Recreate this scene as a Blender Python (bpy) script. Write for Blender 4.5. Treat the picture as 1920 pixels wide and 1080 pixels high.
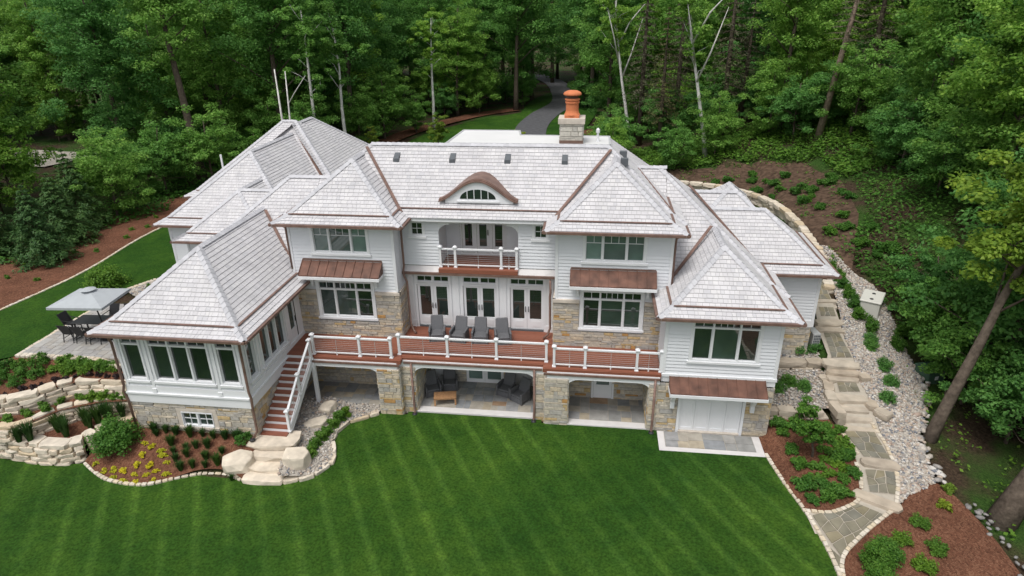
import bpy, bmesh, math, random
import numpy as np
from mathutils import Vector, Matrix
from mathutils.geometry import delaunay_2d_cdt

for o in list(bpy.data.objects): bpy.data.objects.remove(o)
scene = bpy.context.scene
COL = scene.collection
R = math.radians

# ---------------------------------------------------------------- camera
CAM_POS = (19.80, -25.11, 18.17)
fw = Vector((-0.11872, 0.90675, -0.40461)); rt = Vector((0.99220, 0.12390, -0.01346)); up = Vector((-0.03793, 0.40305, 0.91439))
cam = bpy.data.cameras.new('camera'); cam_o = bpy.data.objects.new('camera', cam); COL.objects.link(cam_o)
cam.sensor_width = 36; cam.lens = 1206.7 / 1920 * 36; cam.clip_start = 0.5; cam.clip_end = 2000
m = Matrix.Identity(4)
for i in range(3):
    m[i][0] = rt[i]; m[i][1] = up[i]; m[i][2] = -fw[i]; m[i][3] = CAM_POS[i]
cam_o.matrix_world = m
scene.camera = cam_o
# ---------------------------------------------------------------- overcast sky and soft sun
world = bpy.data.worlds.new('World'); scene.world = world; world.use_nodes = True
wn = world.node_tree.nodes; wl = world.node_tree.links
for n in list(wn): wn.remove(n)
sky = wn.new('ShaderNodeTexSky'); sky.sky_type = 'NISHITA'; sky.sun_disc = False
SUN_EL, SUN_AZ = R(66), R(205)
sky.sun_elevation = SUN_EL; sky.sun_rotation = SUN_AZ; sky.air_density = 1.0; sky.dust_density = 4.0; sky.ozone_density = 1.0
hs = wn.new('ShaderNodeHueSaturation'); hs.inputs['Saturation'].default_value = 0.28
bg = wn.new('ShaderNodeBackground'); bg.inputs['Strength'].default_value = 0.14
wo = wn.new('ShaderNodeOutputWorld')
wl.new(sky.outputs[0], hs.inputs['Color']); wl.new(hs.outputs[0], bg.inputs['Color']); wl.new(bg.outputs[0], wo.inputs['Surface'])
sun = bpy.data.lights.new('sun', 'SUN'); sun.energy = 1.5; sun.angle = R(22); sun.color = (1.0, 0.97, 0.93)
sun_o = bpy.data.objects.new('sun', sun); COL.objects.link(sun_o)
sd = Vector((math.sin(SUN_AZ) * math.cos(SUN_EL), math.cos(SUN_AZ) * math.cos(SUN_EL), math.sin(SUN_EL)))
sun_o.rotation_euler = sd.to_track_quat('Z', 'Y').to_euler(); sun_o.location = (0, 0, 60)
scene.view_settings.view_transform = 'Standard'; scene.view_settings.look = 'None'
scene.view_settings.exposure = 0.30; scene.view_settings.gamma = 1.0; scene.view_settings.use_curve_mapping = False

# ---------------------------------------------------------------- helpers
rng = random.Random(7)
def tag(o, label=None, cat=None, group=None, kind=None):
    if label: o['label'] = label
    if cat: o['category'] = cat
    if group: o['group'] = group
    if kind: o['kind'] = kind
    return o
def empty(name, loc=(0, 0, 0), rz=0):
    e = bpy.data.objects.new(name, None); e.empty_display_size = .3; COL.objects.link(e)
    e.location = loc; e.rotation_euler = (0, 0, rz); return e
def attach(o, parent):
    o.parent = parent
    if parent is not None and parent.parent is None and parent.type == 'EMPTY':
        o.matrix_parent_inverse = (Matrix.Translation(parent.location) @ Matrix.Rotation(parent.rotation_euler.z, 4, 'Z')).inverted()
def copy_tree(o, parent=None):
    c = o.copy(); COL.objects.link(c); c.parent = parent
    for ch in o.children: copy_tree(ch, c)
    return c
class MB:
    def __init__(s): s.v = []; s.f = []
    def quad(s, a, b, c, d):
        n = len(s.v); s.v += [tuple(a), tuple(b), tuple(c), tuple(d)]; s.f.append((n, n+1, n+2, n+3)); return s
    def poly(s, pts):
        n = len(s.v); s.v += [tuple(p) for p in pts]; s.f.append(tuple(range(n, n+len(pts)))); return s
    def box(s, x0, x1, y0, y1, z0, z1):
        return s.hexa([(x0,y0,z0),(x1,y0,z0),(x1,y1,z0),(x0,y1,z0),(x0,y0,z1),(x1,y0,z1),(x1,y1,z1),(x0,y1,z1)])
    def hexa(s, p):
        n = len(s.v); s.v += [tuple(q) for q in p]
        s.f += [tuple(n+i for i in t) for t in ((3,2,1,0),(4,5,6,7),(0,1,5,4),(1,2,6,5),(2,3,7,6),(3,0,4,7))]; return s
    def obox(s, c, ax, ay, az):     # centre and half-axes vectors
        c, ax, ay, az = map(Vector, (c, ax, ay, az))
        return s.hexa([c-ax-ay-az, c+ax-ay-az, c+ax+ay-az, c-ax+ay-az, c-ax-ay+az, c+ax-ay+az, c+ax+ay+az, c-ax+ay+az])
    def bar(s, p, q, w, h=None):    # square bar between two points
        p, q = Vector(p), Vector(q); h = h or w; d = q - p; L = d.length; d.normalize()
        ref = Vector((0, 0, 1)) if abs(d.z) < .95 else Vector((0, 1, 0))
        a = d.cross(ref).normalized(); b = a.cross(d).normalized()
        return s.obox((p+q)/2, a*w/2, d*L/2, b*h/2)
    def tube(s, pts, rad, n=8, cap=True):
        pts = [Vector(p) for p in pts]
        if not hasattr(rad, '__len__'): rad = [rad]*len(pts)
        base = len(s.v); prev = None
        for i, p in enumerate(pts):
            d = (pts[min(i+1, len(pts)-1)] - pts[max(i-1, 0)]).normalized()
            ref = Vector((1, 0, 0)) if abs(d.x) < .9 else Vector((0, 1, 0))
            if prev is None: a = d.cross(ref).normalized()
            else: a = (prev - d*prev.dot(d)).normalized()
            prev = a; b = d.cross(a)
            for k in range(n):
                t = 2*math.pi*k/n; s.v.append(tuple(p + (a*math.cos(t) + b*math.sin(t))*rad[i]))
        for i in range(len(pts)-1):
            for k in range(n):
                s.f.append((base+i*n+k, base+i*n+(k+1) % n, base+(i+1)*n+(k+1) % n, base+(i+1)*n+k))
        if cap:
            s.f.append(tuple(base+k for k in reversed(range(n)))); s.f.append(tuple(base+(len(pts)-1)*n+k for k in range(n)))
        return s
    def lathe(s, c, prof, n=16):    # prof: list of (radius, z)
        base = len(s.v)
        for r, z in prof:
            for k in range(n):
                t = 2*math.pi*k/n; s.v.append((c[0]+r*math.cos(t), c[1]+r*math.sin(t), c[2]+z))
        for i in range(len(prof)-1):
            for k in range(n):
                s.f.append((base+i*n+k, base+i*n+(k+1) % n, base+(i+1)*n+(k+1) % n, base+(i+1)*n+k))
        s.f.append(tuple(base+k for k in reversed(range(n)))); s.f.append(tuple(base+(len(prof)-1)*n+k for k in range(n)))
        return s
    def prism(s, pts, z0, z1):
        n = len(s.v); k = len(pts)
        s.v += [(p[0], p[1], z0) for p in pts] + [(p[0], p[1], z1) for p in pts]
        s.f.append(tuple(n+i for i in reversed(range(k)))); s.f.append(tuple(n+k+i for i in range(k)))
        for i in range(k): s.f.append((n+i, n+(i+1) % k, n+k+(i+1) % k, n+k+i))
        return s
    def build(s, name, mat, parent=None, smooth=False, bevel=0, kind=None):
        me = bpy.data.meshes.new(name); me.from_pydata(s.v, [], s.f); me.update()
        o = bpy.data.objects.new(name, me); COL.objects.link(o); me.materials.append(mat)
        if smooth: me.polygons.foreach_set('use_smooth', [True]*len(me.polygons))
        if bevel:
            b = o.modifiers.new('bevel', 'BEVEL'); b.width = bevel; b.segments = 1; b.limit_method = 'ANGLE'
        attach(o, parent)
        if kind: o['kind'] = kind
        return o
def np_mesh(name, V, F, mat, parent=None, kind=None):   # V (n,3), F (m,4) arrays of quads or (m,3)
    me = bpy.data.meshes.new(name); k = F.shape[1]
    me.vertices.add(len(V)); me.vertices.foreach_set('co', V.astype(np.float32).ravel())
    me.loops.add(F.size); me.loops.foreach_set('vertex_index', F.astype(np.int32).ravel())
    me.polygons.add(len(F)); me.polygons.foreach_set('loop_start', np.arange(0, F.size, k, dtype=np.int32))
    me.update(calc_edges=True); me.materials.append(mat)
    o = bpy.data.objects.new(name, me); COL.objects.link(o); attach(o, parent)
    if kind: o['kind'] = kind
    return o

# ---------------------------------------------------------------- materials
def newmat(name, rough=.7, spec=.3, metal=0):
    mt = bpy.data.materials.new(name); mt.use_nodes = True
    b = mt.node_tree.nodes['Principled BSDF']; b.inputs['Roughness'].default_value = rough
    b.inputs['Specular IOR Level'].default_value = spec; b.inputs['Metallic'].default_value = metal
    return mt, mt.node_tree.nodes, mt.node_tree.links, b
def noise(n, l, scale, detail=4, coord='Object', vec_scale=None):
    tc = n.new('ShaderNodeTexCoord'); t = n.new('ShaderNodeTexNoise'); t.inputs['Scale'].default_value = scale; t.inputs['Detail'].default_value = detail
    if vec_scale:
        mp = n.new('ShaderNodeMapping'); mp.inputs['Scale'].default_value = vec_scale; l.new(tc.outputs[coord], mp.inputs['Vector']); l.new(mp.outputs[0], t.inputs['Vector'])
    else: l.new(tc.outputs[coord], t.inputs['Vector'])
    return t.outputs['Fac']
def ramp(n, l, fac, stops, interp='LINEAR'):
    r = n.new('ShaderNodeValToRGB'); r.color_ramp.interpolation = interp; e = r.color_ramp.elements
    while len(e) < len(stops): e.new(.5)
    for i, (p, c) in enumerate(stops): e[i].position = p; e[i].color = (c[0], c[1], c[2], 1)
    l.new(fac, r.inputs[0]); return r.outputs[0]
def mixc(n, l, fac, a, b, mode='MIX'):
    x = n.new('ShaderNodeMix'); x.data_type = 'RGBA'; x.blend_type = mode
    for s, v in ((x.inputs[0], fac), (x.inputs[6], a), (x.inputs[7], b)):
        if hasattr(v, 'is_linked') or hasattr(v, 'links'): l.new(v, s)
        elif isinstance(v, (int, float)): s.default_value = v
        else: s.default_value = (v[0], v[1], v[2], 1)
    return x.outputs[2]
def rnd(n, l):          # one value per loose piece and per object
    g = n.new('ShaderNodeNewGeometry'); oi = n.new('ShaderNodeObjectInfo'); a = n.new('ShaderNodeMath'); a.operation = 'ADD'
    l.new(g.outputs['Random Per Island'], a.inputs[0]); l.new(oi.outputs['Random'], a.inputs[1])
    f = n.new('ShaderNodeMath'); f.operation = 'FRACT'; l.new(a.outputs[0], f.inputs[0]); return f.outputs[0]
def bump(n, l, b, fac, strength=.4, dist=.02):
    k = n.new('ShaderNodeBump'); k.inputs['Strength'].default_value = strength; k.inputs['Distance'].default_value = dist
    l.new(fac, k.inputs['Height']); l.new(k.outputs[0], b.inputs['Normal'])
def M_simple(name, col, rough=.6, spec=.3, metal=0, var=.08, scale=6, bmp=0, bscale=40):
    mt, n, l, b = newmat(name, rough, spec, metal)
    f = noise(n, l, scale)
    lo = [c*(1-var) for c in col]; hi = [min(1, c*(1+var)) for c in col]
    l.new(ramp(n, l, f, [(.3, lo), (.7, hi)]), b.inputs['Base Color'])
    if bmp: bump(n, l, b, noise(n, l, bscale), bmp)
    return mt
def M_pieces(name, stops, rough=.75, tint_scale=5, tint=.18, bmp=.3, bscale=25, interp='CONSTANT', spec=.25):
    mt, n, l, b = newmat(name, rough, spec)
    c = ramp(n, l, rnd(n, l), stops, interp)
    g = ramp(n, l, noise(n, l, tint_scale, 6), [(.3, (1-tint,)*3), (.7, (1+tint*.4,)*3)])
    l.new(mixc(n, l, 1.0, c, g, 'MULTIPLY'), b.inputs['Base Color'])
    if bmp: bump(n, l, b, noise(n, l, bscale, 6), bmp)
    return mt
MT = {}
MT['shingle'] = M_pieces('cedar_shingle', [(0, (.51,.50,.51)), (.25, (.535,.525,.535)), (.5, (.56,.55,.56)), (.75, (.575,.565,.565)), (.94, (.485,.48,.495))], .8, 1.2, .12, .25, 30, 'LINEAR')
MT['butt'] = M_simple('shingle_butt_shade', (.40,.39,.40), .9, .1)  # weathered end grain, darkened further to paint the shadow line under each course
MT['cap'] = M_pieces('ridge_shingle', [(0, (.44,.44,.46)), (.5, (.52,.52,.54)), (1, (.47,.47,.49))], .8, 2, .12, .2, 30, 'LINEAR')
MT['stone_pale'] = M_pieces('pale_chimney_stone', [(0, (.55,.52,.46)), (.4, (.60,.57,.50)), (.75, (.50,.48,.43))], .85, 7, .2, .4, 22)
MT['underlay'] = M_simple('roof_underlay', (.25,.24,.24), .9)
MT['copper'] = M_simple('weathered_copper', (.20,.125,.10), .5, .4, .25, .25, 3)
MT['copper_roof'] = M_simple('copper_sheet', (.120,.056,.038), .55, .4, .25, .4, 2.2)
MT['siding'] = M_simple('white_siding', (.69,.705,.73), .55, .3, 0, .02, 1.5)
MT['trim'] = M_simple('white_trim', (.73,.74,.755), .5, .35, 0, .015, 2)
MT['limestone'] = M_simple('cut_limestone', (.56,.50,.43), .8, .2, 0, .12, 4, .2)
MT['stone'] = M_pieces('wall_stone', [(0, (.44,.405,.345)), (.16, (.51,.46,.375)), (.34, (.44,.415,.375)), (.48, (.55,.465,.345)), (.62, (.39,.375,.35)), (.70, (.57,.50,.395)), (.83, (.52,.39,.21)), (.92, (.45,.42,.37)), (.97, (.45,.26,.10))], .85, 7, .25, .5, 22)
MT['mortar'] = M_simple('mortar', (.44,.41,.37), .9, .1, 0, .08, 9)
MT['ledge'] = M_pieces('ledge_stone', [(0, (.58,.49,.38)), (.3, (.66,.58,.47)), (.55, (.54,.47,.38)), (.75, (.68,.61,.51)), (.9, (.57,.46,.32))], .85, 2.5, .25, .6, 9, 'LINEAR')
MT['slab'] = M_pieces('step_slab', [(0, (.40,.34,.27)), (.5, (.48,.42,.34)), (1, (.43,.36,.28))], .85, 2.0, .25, .5, 8, 'LINEAR')
MT['flag'] = M_pieces('flagstone', [(0, (.27,.27,.26)), (.2, (.33,.32,.30)), (.42, (.24,.25,.26)), (.6, (.36,.33,.28)), (.75, (.29,.29,.29)), (.88, (.38,.33,.25)), (.965, (.33,.22,.14))], .7, 3, .22, .25, 14)
MT['flag_path'] = M_pieces('path_flagstone', [(0, (.17,.16,.115)), (.3, (.22,.20,.145)), (.6, (.18,.175,.145)), (.85, (.235,.205,.135))], .75, 2, .25, .3, 14, 'LINEAR')
MT['joint'] = M_simple('joint_sand', (.40,.36,.30), .95, .1)
MT['paver'] = M_pieces('terrace_paver', [(0, (.33,.32,.31)), (.4, (.37,.36,.34)), (.75, (.35,.33,.30))], .8, 3, .15, .15, 20)
MT['edging'] = M_pieces('edging_stone', [(0, (.55,.48,.38)), (.4, (.62,.56,.47)), (.75, (.58,.49,.36))], .85, 6, .2, .4, 20)
MT['pebble'] = M_pieces('river_pebble', [(0, (.40,.36,.31)), (.2, (.47,.43,.38)), (.38, (.30,.28,.26)), (.52, (.44,.36,.29)), (.66, (.54,.51,.47)), (.8, (.17,.18,.20)), (.9, (.36,.28,.23))], .7, 8, .15, .15, 20)
MT['gravel'] = M_simple('gravel_bed', (.36,.33,.29), .9, .1, 0, .35, 14, .8, 25)
MT['concrete'] = M_simple('pale_concrete', (.58,.56,.55), .8, .2, 0, .05, 3, .1)
MT['membrane'] = M_simple('roof_membrane', (.62,.62,.61), .7, .3, 0, .05, .6)
MT['asphalt'] = M_simple('asphalt', (.085,.085,.092), .85, .3, 0, .2, 2, .3)
MT['road'] = M_simple('pale_road', (.34,.31,.27), .9, .2, 0, .12, 1)
MT['wicker'] = M_simple('charcoal_wicker', (.12,.122,.13), .75, .3, 0, .3, 60, .6, 90)
MT['sling'] = M_simple('black_sling', (.022,.022,.024), .6, .3, 0, .2, 30)
MT['black_metal'] = M_simple('black_metal', (.02,.02,.022), .4, .5)
MT['dark_grey'] = M_simple('dark_grey_metal', (.10,.11,.12), .5, .4)
MT['umbrella'] = M_simple('grey_canvas', (.37,.395,.41), .8, .2, 0, .05, 3)
MT['teak'] = M_simple('teak', (.36,.20,.10), .6, .3, 0, .2, 9)
MT['terracotta'] = M_simple('terracotta', (.56,.19,.085), .75, .2, 0, .1, 4)
MT['mesh'] = M_simple('spark_mesh', (.12,.08,.06), .7)
MT['beige_metal'] = M_simple('beige_enclosure', (.58,.57,.52), .5, .4, 0, .03, 2)
MT['grey_metal'] = M_simple('grey_unit', (.42,.43,.43), .5, .4)
MT['green_metal'] = M_simple('green_box', (.06,.12,.08), .5, .4)
MT['rock_grey'] = M_simple('grey_field_rock', (.22,.21,.20), .85, .2, 0, .35, 3, .6, 8)
MT['rock'] = M_simple('boulder', (.60,.53,.43), .85, .2, 0, .2, 2.2, .7, 6)
def M_deck():
    mt, n, l, b = newmat('mahogany_deck', .55, .35)
    c = ramp(n, l, rnd(n, l), [(0, (.20,.070,.042)), (.5, (.25,.092,.055)), (1, (.22,.08,.05))])
    g = ramp(n, l, noise(n, l, 3, 6, 'Object', (1, 14, 14)), [(.3, (.8,)*3), (.7, (1.1,)*3)])
    l.new(mixc(n, l, 1.0, c, g, 'MULTIPLY'), b.inputs['Base Color']); return mt
MT['deck'] = M_deck()
def M_glass(name, col, rough=.02):
    mt, n, l, b = newmat(name, rough, .9); b.inputs['IOR'].default_value = 1.6
    g = ramp(n, l, rnd(n, l), [(0, (.55,)*3), (.6, (1,)*3), (1, (1.9,)*3)]); l.new(mixc(n, l, 1.0, ramp(n, l, noise(n, l, .8), [(.35, [c*.6 for c in col]), (.7, col)]), g, 'MULTIPLY'), b.inputs['Base Color']); return mt  # random brightness per pane imitates varying reflections in the colour
MT['glass'] = M_glass('window_glass', (.030,.046,.040))
MT['glass_up'] = M_glass('reflection_tinted_glass', (.115,.175,.155))  # pale greenish reflection painted into the base colour
def M_lawn(name, stripes):
    mt, n, l, b = newmat(name, .9, .1)
    a = ramp(n, l, noise(n, l, .35, 6), [(.3, (.019,.064,.009)), (.7, (.034,.094,.013))])
    a = mixc(n, l, 1.0, a, ramp(n, l, noise(n, l, .10, 4), [(.36, (.80,.86,.82)), (.62, (1.38,1.18,1.05))]), 'MULTIPLY')
    f = ramp(n, l, noise(n, l, 11, 10), [(.28, (.55,.58,.55)), (.72, (1.42,1.35,1.3))])
    a = mixc(n, l, 1.0, a, ramp(n, l, noise(n, l, 1.6, 5), [(.35, (.86,.9,.9)), (.68, (1.2,1.1,1.0))]), 'MULTIPLY')
    c = mixc(n, l, 1.0, a, f, 'MULTIPLY')
    if stripes:
        tc = n.new('ShaderNodeTexCoord'); mp = n.new('ShaderNodeMapping'); mp.inputs['Rotation'].default_value = (0, 0, R(-30))
        w = n.new('ShaderNodeTexWave'); w.inputs['Scale'].default_value = .27; w.inputs['Distortion'].default_value = 1.4; w.inputs['Detail'].default_value = 2; w.inputs['Detail Scale'].default_value = .3
        l.new(tc.outputs['Object'], mp.inputs[0]); l.new(mp.outputs[0], w.inputs[0])
        s = ramp(n, l, w.outputs['Fac'], [(0, (.95,)*3), (.72, (.97,)*3), (.97, (1.55, 1.36, 1.6))])
        k = ramp(n, l, noise(n, l, .11, 2), [(.36, (.12,)*3), (.58, (.9,)*3)])
        c = mixc(n, l, k, c, mixc(n, l, 1.0, c, s, 'MULTIPLY'))
    l.new(c, b.inputs['Base Color']); bump(n, l, b, noise(n, l, 45, 6), .9, .05); return mt
MT['lawn'] = M_lawn('mown_lawn', True); MT['lawn2'] = M_lawn('side_lawn', False)
def M_mulch():
    mt, n, l, b = newmat('red_bark_mulch', .95, .1)
    v = n.new('ShaderNodeTexVoronoi'); v.inputs['Scale'].default_value = 16; tc = n.new('ShaderNodeTexCoord'); l.new(tc.outputs['Object'], v.inputs['Vector'])
    c = ramp(n, l, v.outputs['Color'], [(0, (.078,.035,.022)), (.5, (.15,.066,.040)), (1, (.215,.11,.068))])
    g = ramp(n, l, noise(n, l, .8, 5), [(.3, (.75,)*3), (.7, (1.12,)*3)])
    l.new(mixc(n, l, 1.0, c, g, 'MULTIPLY'), b.inputs['Base Color']); bump(n, l, b, v.outputs['Distance'], .9, .04); return mt
MT['mulch'] = M_mulch()
MT['hill'] = M_simple('brown_bank_mulch', (.085,.055,.038), .95, .1, 0, .5, 3, .9, 20)
def M_soil():
    mt, n, l, b = newmat('woodland_floor', .95, .1)
    a = ramp(n, l, noise(n, l, 9, 8), [(.3, (.030,.020,.013)), (.55, (.062,.042,.028)), (.75, (.10,.068,.045))])
    g = ramp(n, l, noise(n, l, .35, 6), [(.42, (0, 0, 0)), (.6, (1, 1, 1))])
    gr = ramp(n, l, noise(n, l, 12, 6), [(.3, (.018,.045,.009)), (.7, (.05,.10,.02))])
    l.new(mixc(n, l, g, a, gr), b.inputs['Base Color']); bump(n, l, b, noise(n, l, 14, 8), 1, .1); return mt
MT['soil'] = M_soil()
def M_leaf(name, c0, c1, c2, trans=.35, rough=.55):
    mt, n, l, b = newmat(name, rough, .25)
    oi = n.new('ShaderNodeObjectInfo')
    a = ramp(n, l, rnd(n, l), [(0, c0), (.5, c1), (1, c2)])
    t = ramp(n, l, noise(n, l, .45, 3), [(.3, (.72, .78, .72)), (.7, (1.22, 1.15, 1.1))])
    o = ramp(n, l, oi.outputs['Random'], [(0, (.82,.9,.95)), (.5, (1, 1, 1)), (1, (1.2,1.1,.85))])
    c = mixc(n, l, 1.0, mixc(n, l, 1.0, a, t, 'MULTIPLY'), o, 'MULTIPLY')
    l.new(c, b.inputs['Base Color'])
    tr = n.new('ShaderNodeBsdfTranslucent'); l.new(c, tr.inputs['Color']); mx = n.new('ShaderNodeMixShader'); mx.inputs[0].default_value = trans
    out = n['Material Output']; l.new(b.outputs[0], mx.inputs[1]); l.new(tr.outputs[0], mx.inputs[2]); l.new(mx.outputs[0], out.inputs['Surface']); return mt
MT['leaf'] = M_leaf('broad_leaves', (.136,.301,.053), (.195,.389,.077), (.283,.484,.100), .5)
MT['leaf_dark'] = M_leaf('dark_leaves', (.098,.250,.062), (.138,.325,.077), (.194,.400,.098), .5)
MT['leaf_yellow'] = M_leaf('yellow_green_leaves', (.17,.27,.03), (.23,.33,.045), (.30,.39,.06), .5)
MT['leaf_lime'] = M_leaf('lime_leaves', (.13,.25,.034), (.18,.31,.046), (.25,.38,.06), .5)
MT['leaf_shrub'] = M_leaf('shrub_leaves', (.055,.165,.025), (.09,.225,.036), (.135,.285,.05), .45)
MT['leaf_fern'] = M_leaf('groundcover_leaves', (.085,.20,.024), (.125,.26,.036), (.175,.32,.05), .45)
MT['needle'] = M_leaf('conifer_needles', (.05,.12,.035), (.075,.16,.045), (.11,.20,.055), .3)
MT['needle_brown'] = M_leaf('sparse_needles', (.085,.085,.05), (.11,.11,.062), (.10,.12,.06), .3)
MT['grass_blade'] = M_leaf('grass_blades', (.03,.085,.018), (.05,.12,.026), (.08,.155,.04), .4)
MT['purple'] = M_leaf('purple_leaves', (.02,.012,.014), (.035,.02,.022), (.05,.03,.03), .2)
MT['yellow'] = M_leaf('yellow_leaves', (.42,.40,.02), (.55,.52,.03), (.62,.58,.05))
MT['bark'] = M_simple('tree_bark', (.115,.092,.072), .95, .1, 0, .35, 5, 1, 12)
MT['bark_pale'] = M_simple('birch_bark', (.62,.60,.57), .85, .15, 0, .25, 2.5, .3, 8)
MT['bark_light'] = M_simple('weathered_pine_bark', (.27,.205,.16), .95, .1, 0, .3, 4, .8, 12)
# ---------------------------------------------------------------- terrain
def sm(a, b, x):
    t = max(0., min(1., (x-a)/(b-a))); return t*t*(3-2*t)
def lerp_tab(x, xs, ys): return float(np.interp(x, xs, ys))
RAMP_Y = [-6, -4, -2, 0, .3, 2.4, 3.4, 4.7, 7.2, 8.4, 10, 12, 20, 30]
RAMP_Z = [0, .08, .3, .42, .45, 1.12, 1.2, 1.68, 1.85, 2.2, 2.45, 2.6, 2.9, 3.1]
def h(x, y):
    mid = lerp_tab(y, [4, 8], [0, 2.75]) if y < 30 else 2.75
    left = lerp_tab(y, [-2.35, -2.15, -.9], [-.02, 1.5, 2.72])
    if x < -8: left = lerp_tab(y, [-9, -1.5], [-.02, 2.75])
    z = mid
    if x < .2: z = mid + (left-mid)*sm(.2, -.6, x)
    # planting bed in front of the sunroom
    k = sm(-2.2, -1.2, x)*sm(6.4, 5.4, x)
    if y < -2.5 and k > 0: z = z*(1-k) + k*lerp_tab(y, [-5.7, -3.4], [0, .92])
    if x > 27.7:
        rz = lerp_tab(y, RAMP_Y, RAMP_Z); bz = lerp_tab(y, [-6, -4, .6, 1.2, 4.3, 4.9, 9.5, 12], [0, .08, .42, .7, .95, 1.1, 1.6, 2.5]); rz = bz+(rz-bz)*sm(31.3, 31.9, x)
        low = rz*(1-.55*sm(33.3, 37.5, x)) - .45*sm(34.2, 38, x)*sm(9, 3, y)
        low += (rz-low)*sm(7, 12, y)
        w = sm(27.7, 28.5, x); z = z*(1-w) + low*w
    z += 2.6*sm(34.5, 44, x)*sm(9, 20, y) + 1.5*sm(30, 40, y)*sm(22, 32, x)
    z += .9*sm(33.9, 35.2, x)*sm(13, 17, y)
    z += .5*sm(50, 120, y) - .8*sm(-25, -45, x)
    return z
def inside(poly, x, y):
    c = False; n = len(poly)
    for i in range(n):
        x0, y0 = poly[i]; x1, y1 = poly[(i+1) % n]
        if (y0 > y) != (y1 > y) and x < (x1-x0)*(y-y0)/(y1-y0)+x0: c = not c
    return c
def smooth_line(pts, n=6, closed=False):     # Catmull-Rom
    out = []; m_ = len(pts)
    for i in range(m_ if closed else m_-1):
        p = [pts[(i+k-1) % m_] if closed else pts[max(0, min(m_-1, i+k-1))] for k in range(4)]
        for j in range(n):
            t = j/n; out.append(tuple(.5*((2*p[1][a])+(-p[0][a]+p[2][a])*t+(2*p[0][a]-5*p[1][a]+4*p[2][a]-p[3][a])*t*t+(-p[0][a]+3*p[1][a]-3*p[2][a]+p[3][a])*t**3) for a in range(len(p[0]))))
    if not closed: out.append(tuple(pts[-1]))
    return out
def dense(poly, step):
    out = []
    for i in range(len(poly)):
        a, b = Vector(poly[i][:2]), Vector(poly[(i+1) % len(poly)][:2]); n = max(1, int((b-a).length/step))
        for k in range(n): out.append(tuple(a.lerp(b, k/n)))
    return out
def drape(name, poly, mat, dz=.03, step=.5, kind='structure', zf=None, label=None, cat=None, jitter=0, rough=0):
    zf = zf or h; b = dense(poly, step); pts = [Vector(p) for p in b]
    xs = [p[0] for p in poly]; ys = [p[1] for p in poly]; r_ = random.Random(len(b))
    x = min(xs)+step/2
    while x < max(xs):
        y = min(ys)+step/2
        while y < max(ys):
            if inside(poly, x, y): pts.append(Vector((x+r_.uniform(-.2, .2)*step, y+r_.uniform(-.2, .2)*step)))
            y += step
        x += step
    n = len(b)
    V, E, F, *_ = delaunay_2d_cdt(pts, [(i, (i+1) % n) for i in range(n)], [list(range(n))], 1, 1e-5)
    mb = MB(); mb.v = [(v.x, v.y, zf(v.x, v.y)+dz+(r_.uniform(-rough, rough) if rough else 0)) for v in V]; mb.f = [tuple(f) for f in F]
    o = mb.build(name, mat, None, smooth=True); tag(o, label, cat, None, kind); return o
def axis(lo, hi, a, b, fine, coarse):
    v = []; x = lo
    while x < hi: v.append(x); x += fine if a <= x < b else coarse
    v.append(hi); return v
gx = axis(-260, 260, -26, 48, .5, 6); gy = axis(-160, 400, -14, 40, .5, 6)
gv = [(x, y, h(x, y)-.16*sm(-19, -17, x)*sm(36.6, 35, x)*sm(-13, -12, y)*sm(36, 33, y)+(0 if (-20 < x < 40 and -14 < y < 34) else .1*math.sin(x*.31+1)*math.sin(y*.27))) for y in gy for x in gx]
gf = [(j*len(gx)+i, j*len(gx)+i+1, (j+1)*len(gx)+i+1, (j+1)*len(gx)+i) for j in range(len(gy)-1) for i in range(len(gx)-1)]
g = MB(); g.v = gv; g.f = gf
tag(g.build('ground', MT['soil'], None, smooth=True), kind='structure')

BED_EDGE = smooth_line([(-1.75,-5.0), (-.9,-5.5), (.1,-5.92), (1.7,-6.02), (2.9,-5.45), (3.8,-5.1), (4.9,-5.05), (5.75,-5.35)], 6)
ROCK_EDGE = smooth_line([(7.35,-5.35), (8.5,-4.75), (8.95,-3.7), (8.5,-2.3), (8.75,-.95), (9.95,-.08)], 6)
R_EDGE = smooth_line([(27.72,-1.2), (28.0,-2.8), (28.42,-4.55), (28.68,-6.3), (28.72,-8), (28.6,-13)], 5)
WALL_BASE = [(-40,-4.6), (-9,-4.7), (-6.1,-4.9), (-4,-5.08), (-2.6,-5.15), (-1.75,-5.0)]
lawn_poly = [(-40,-60), (-40,-4.6)] + WALL_BASE[1:-1] + BED_EDGE + ROCK_EDGE + [(9.98,.05), (11.3,.05), (11.3,.3), (17.8,.3), (17.8,.05), (23.15,.05), (23.15,-1.42), (27.7,-1.3)] + R_EDGE + [(28.5,-60)]
drape('lawn', lawn_poly, MT['lawn'], .03, 1.2, zf=lambda x, y: 0)
LEFT_EDGE = smooth_line([(-14,-3), (-13.0,3.5), (-12.4,9.3), (-13.0,17.5), (-11.5,27), (-9,33)], 6)
drape('side_lawn', LEFT_EDGE + [(-2,33), (-2,12), (-4.6,11), (-5.5,9), (-7.0,8.6), (-7.75,6.9), (-7.75,-.9), (-9.5,-2.2)], MT['lawn2'], .035, 1.0)
drape('bark_bank', LEFT_EDGE[::-1] + [(-17,-4), (-20,3), (-21,9), (-20,18), (-17,26), (-13,34)], MT['mulch'], .03, 1.0)
drape('front_bed', BED_EDGE + [(5.7,-3.3), (-.05,-3.3), (-1.2,-3.1), (-2.0,-4.2)], MT['mulch'], .035, .4)
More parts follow.
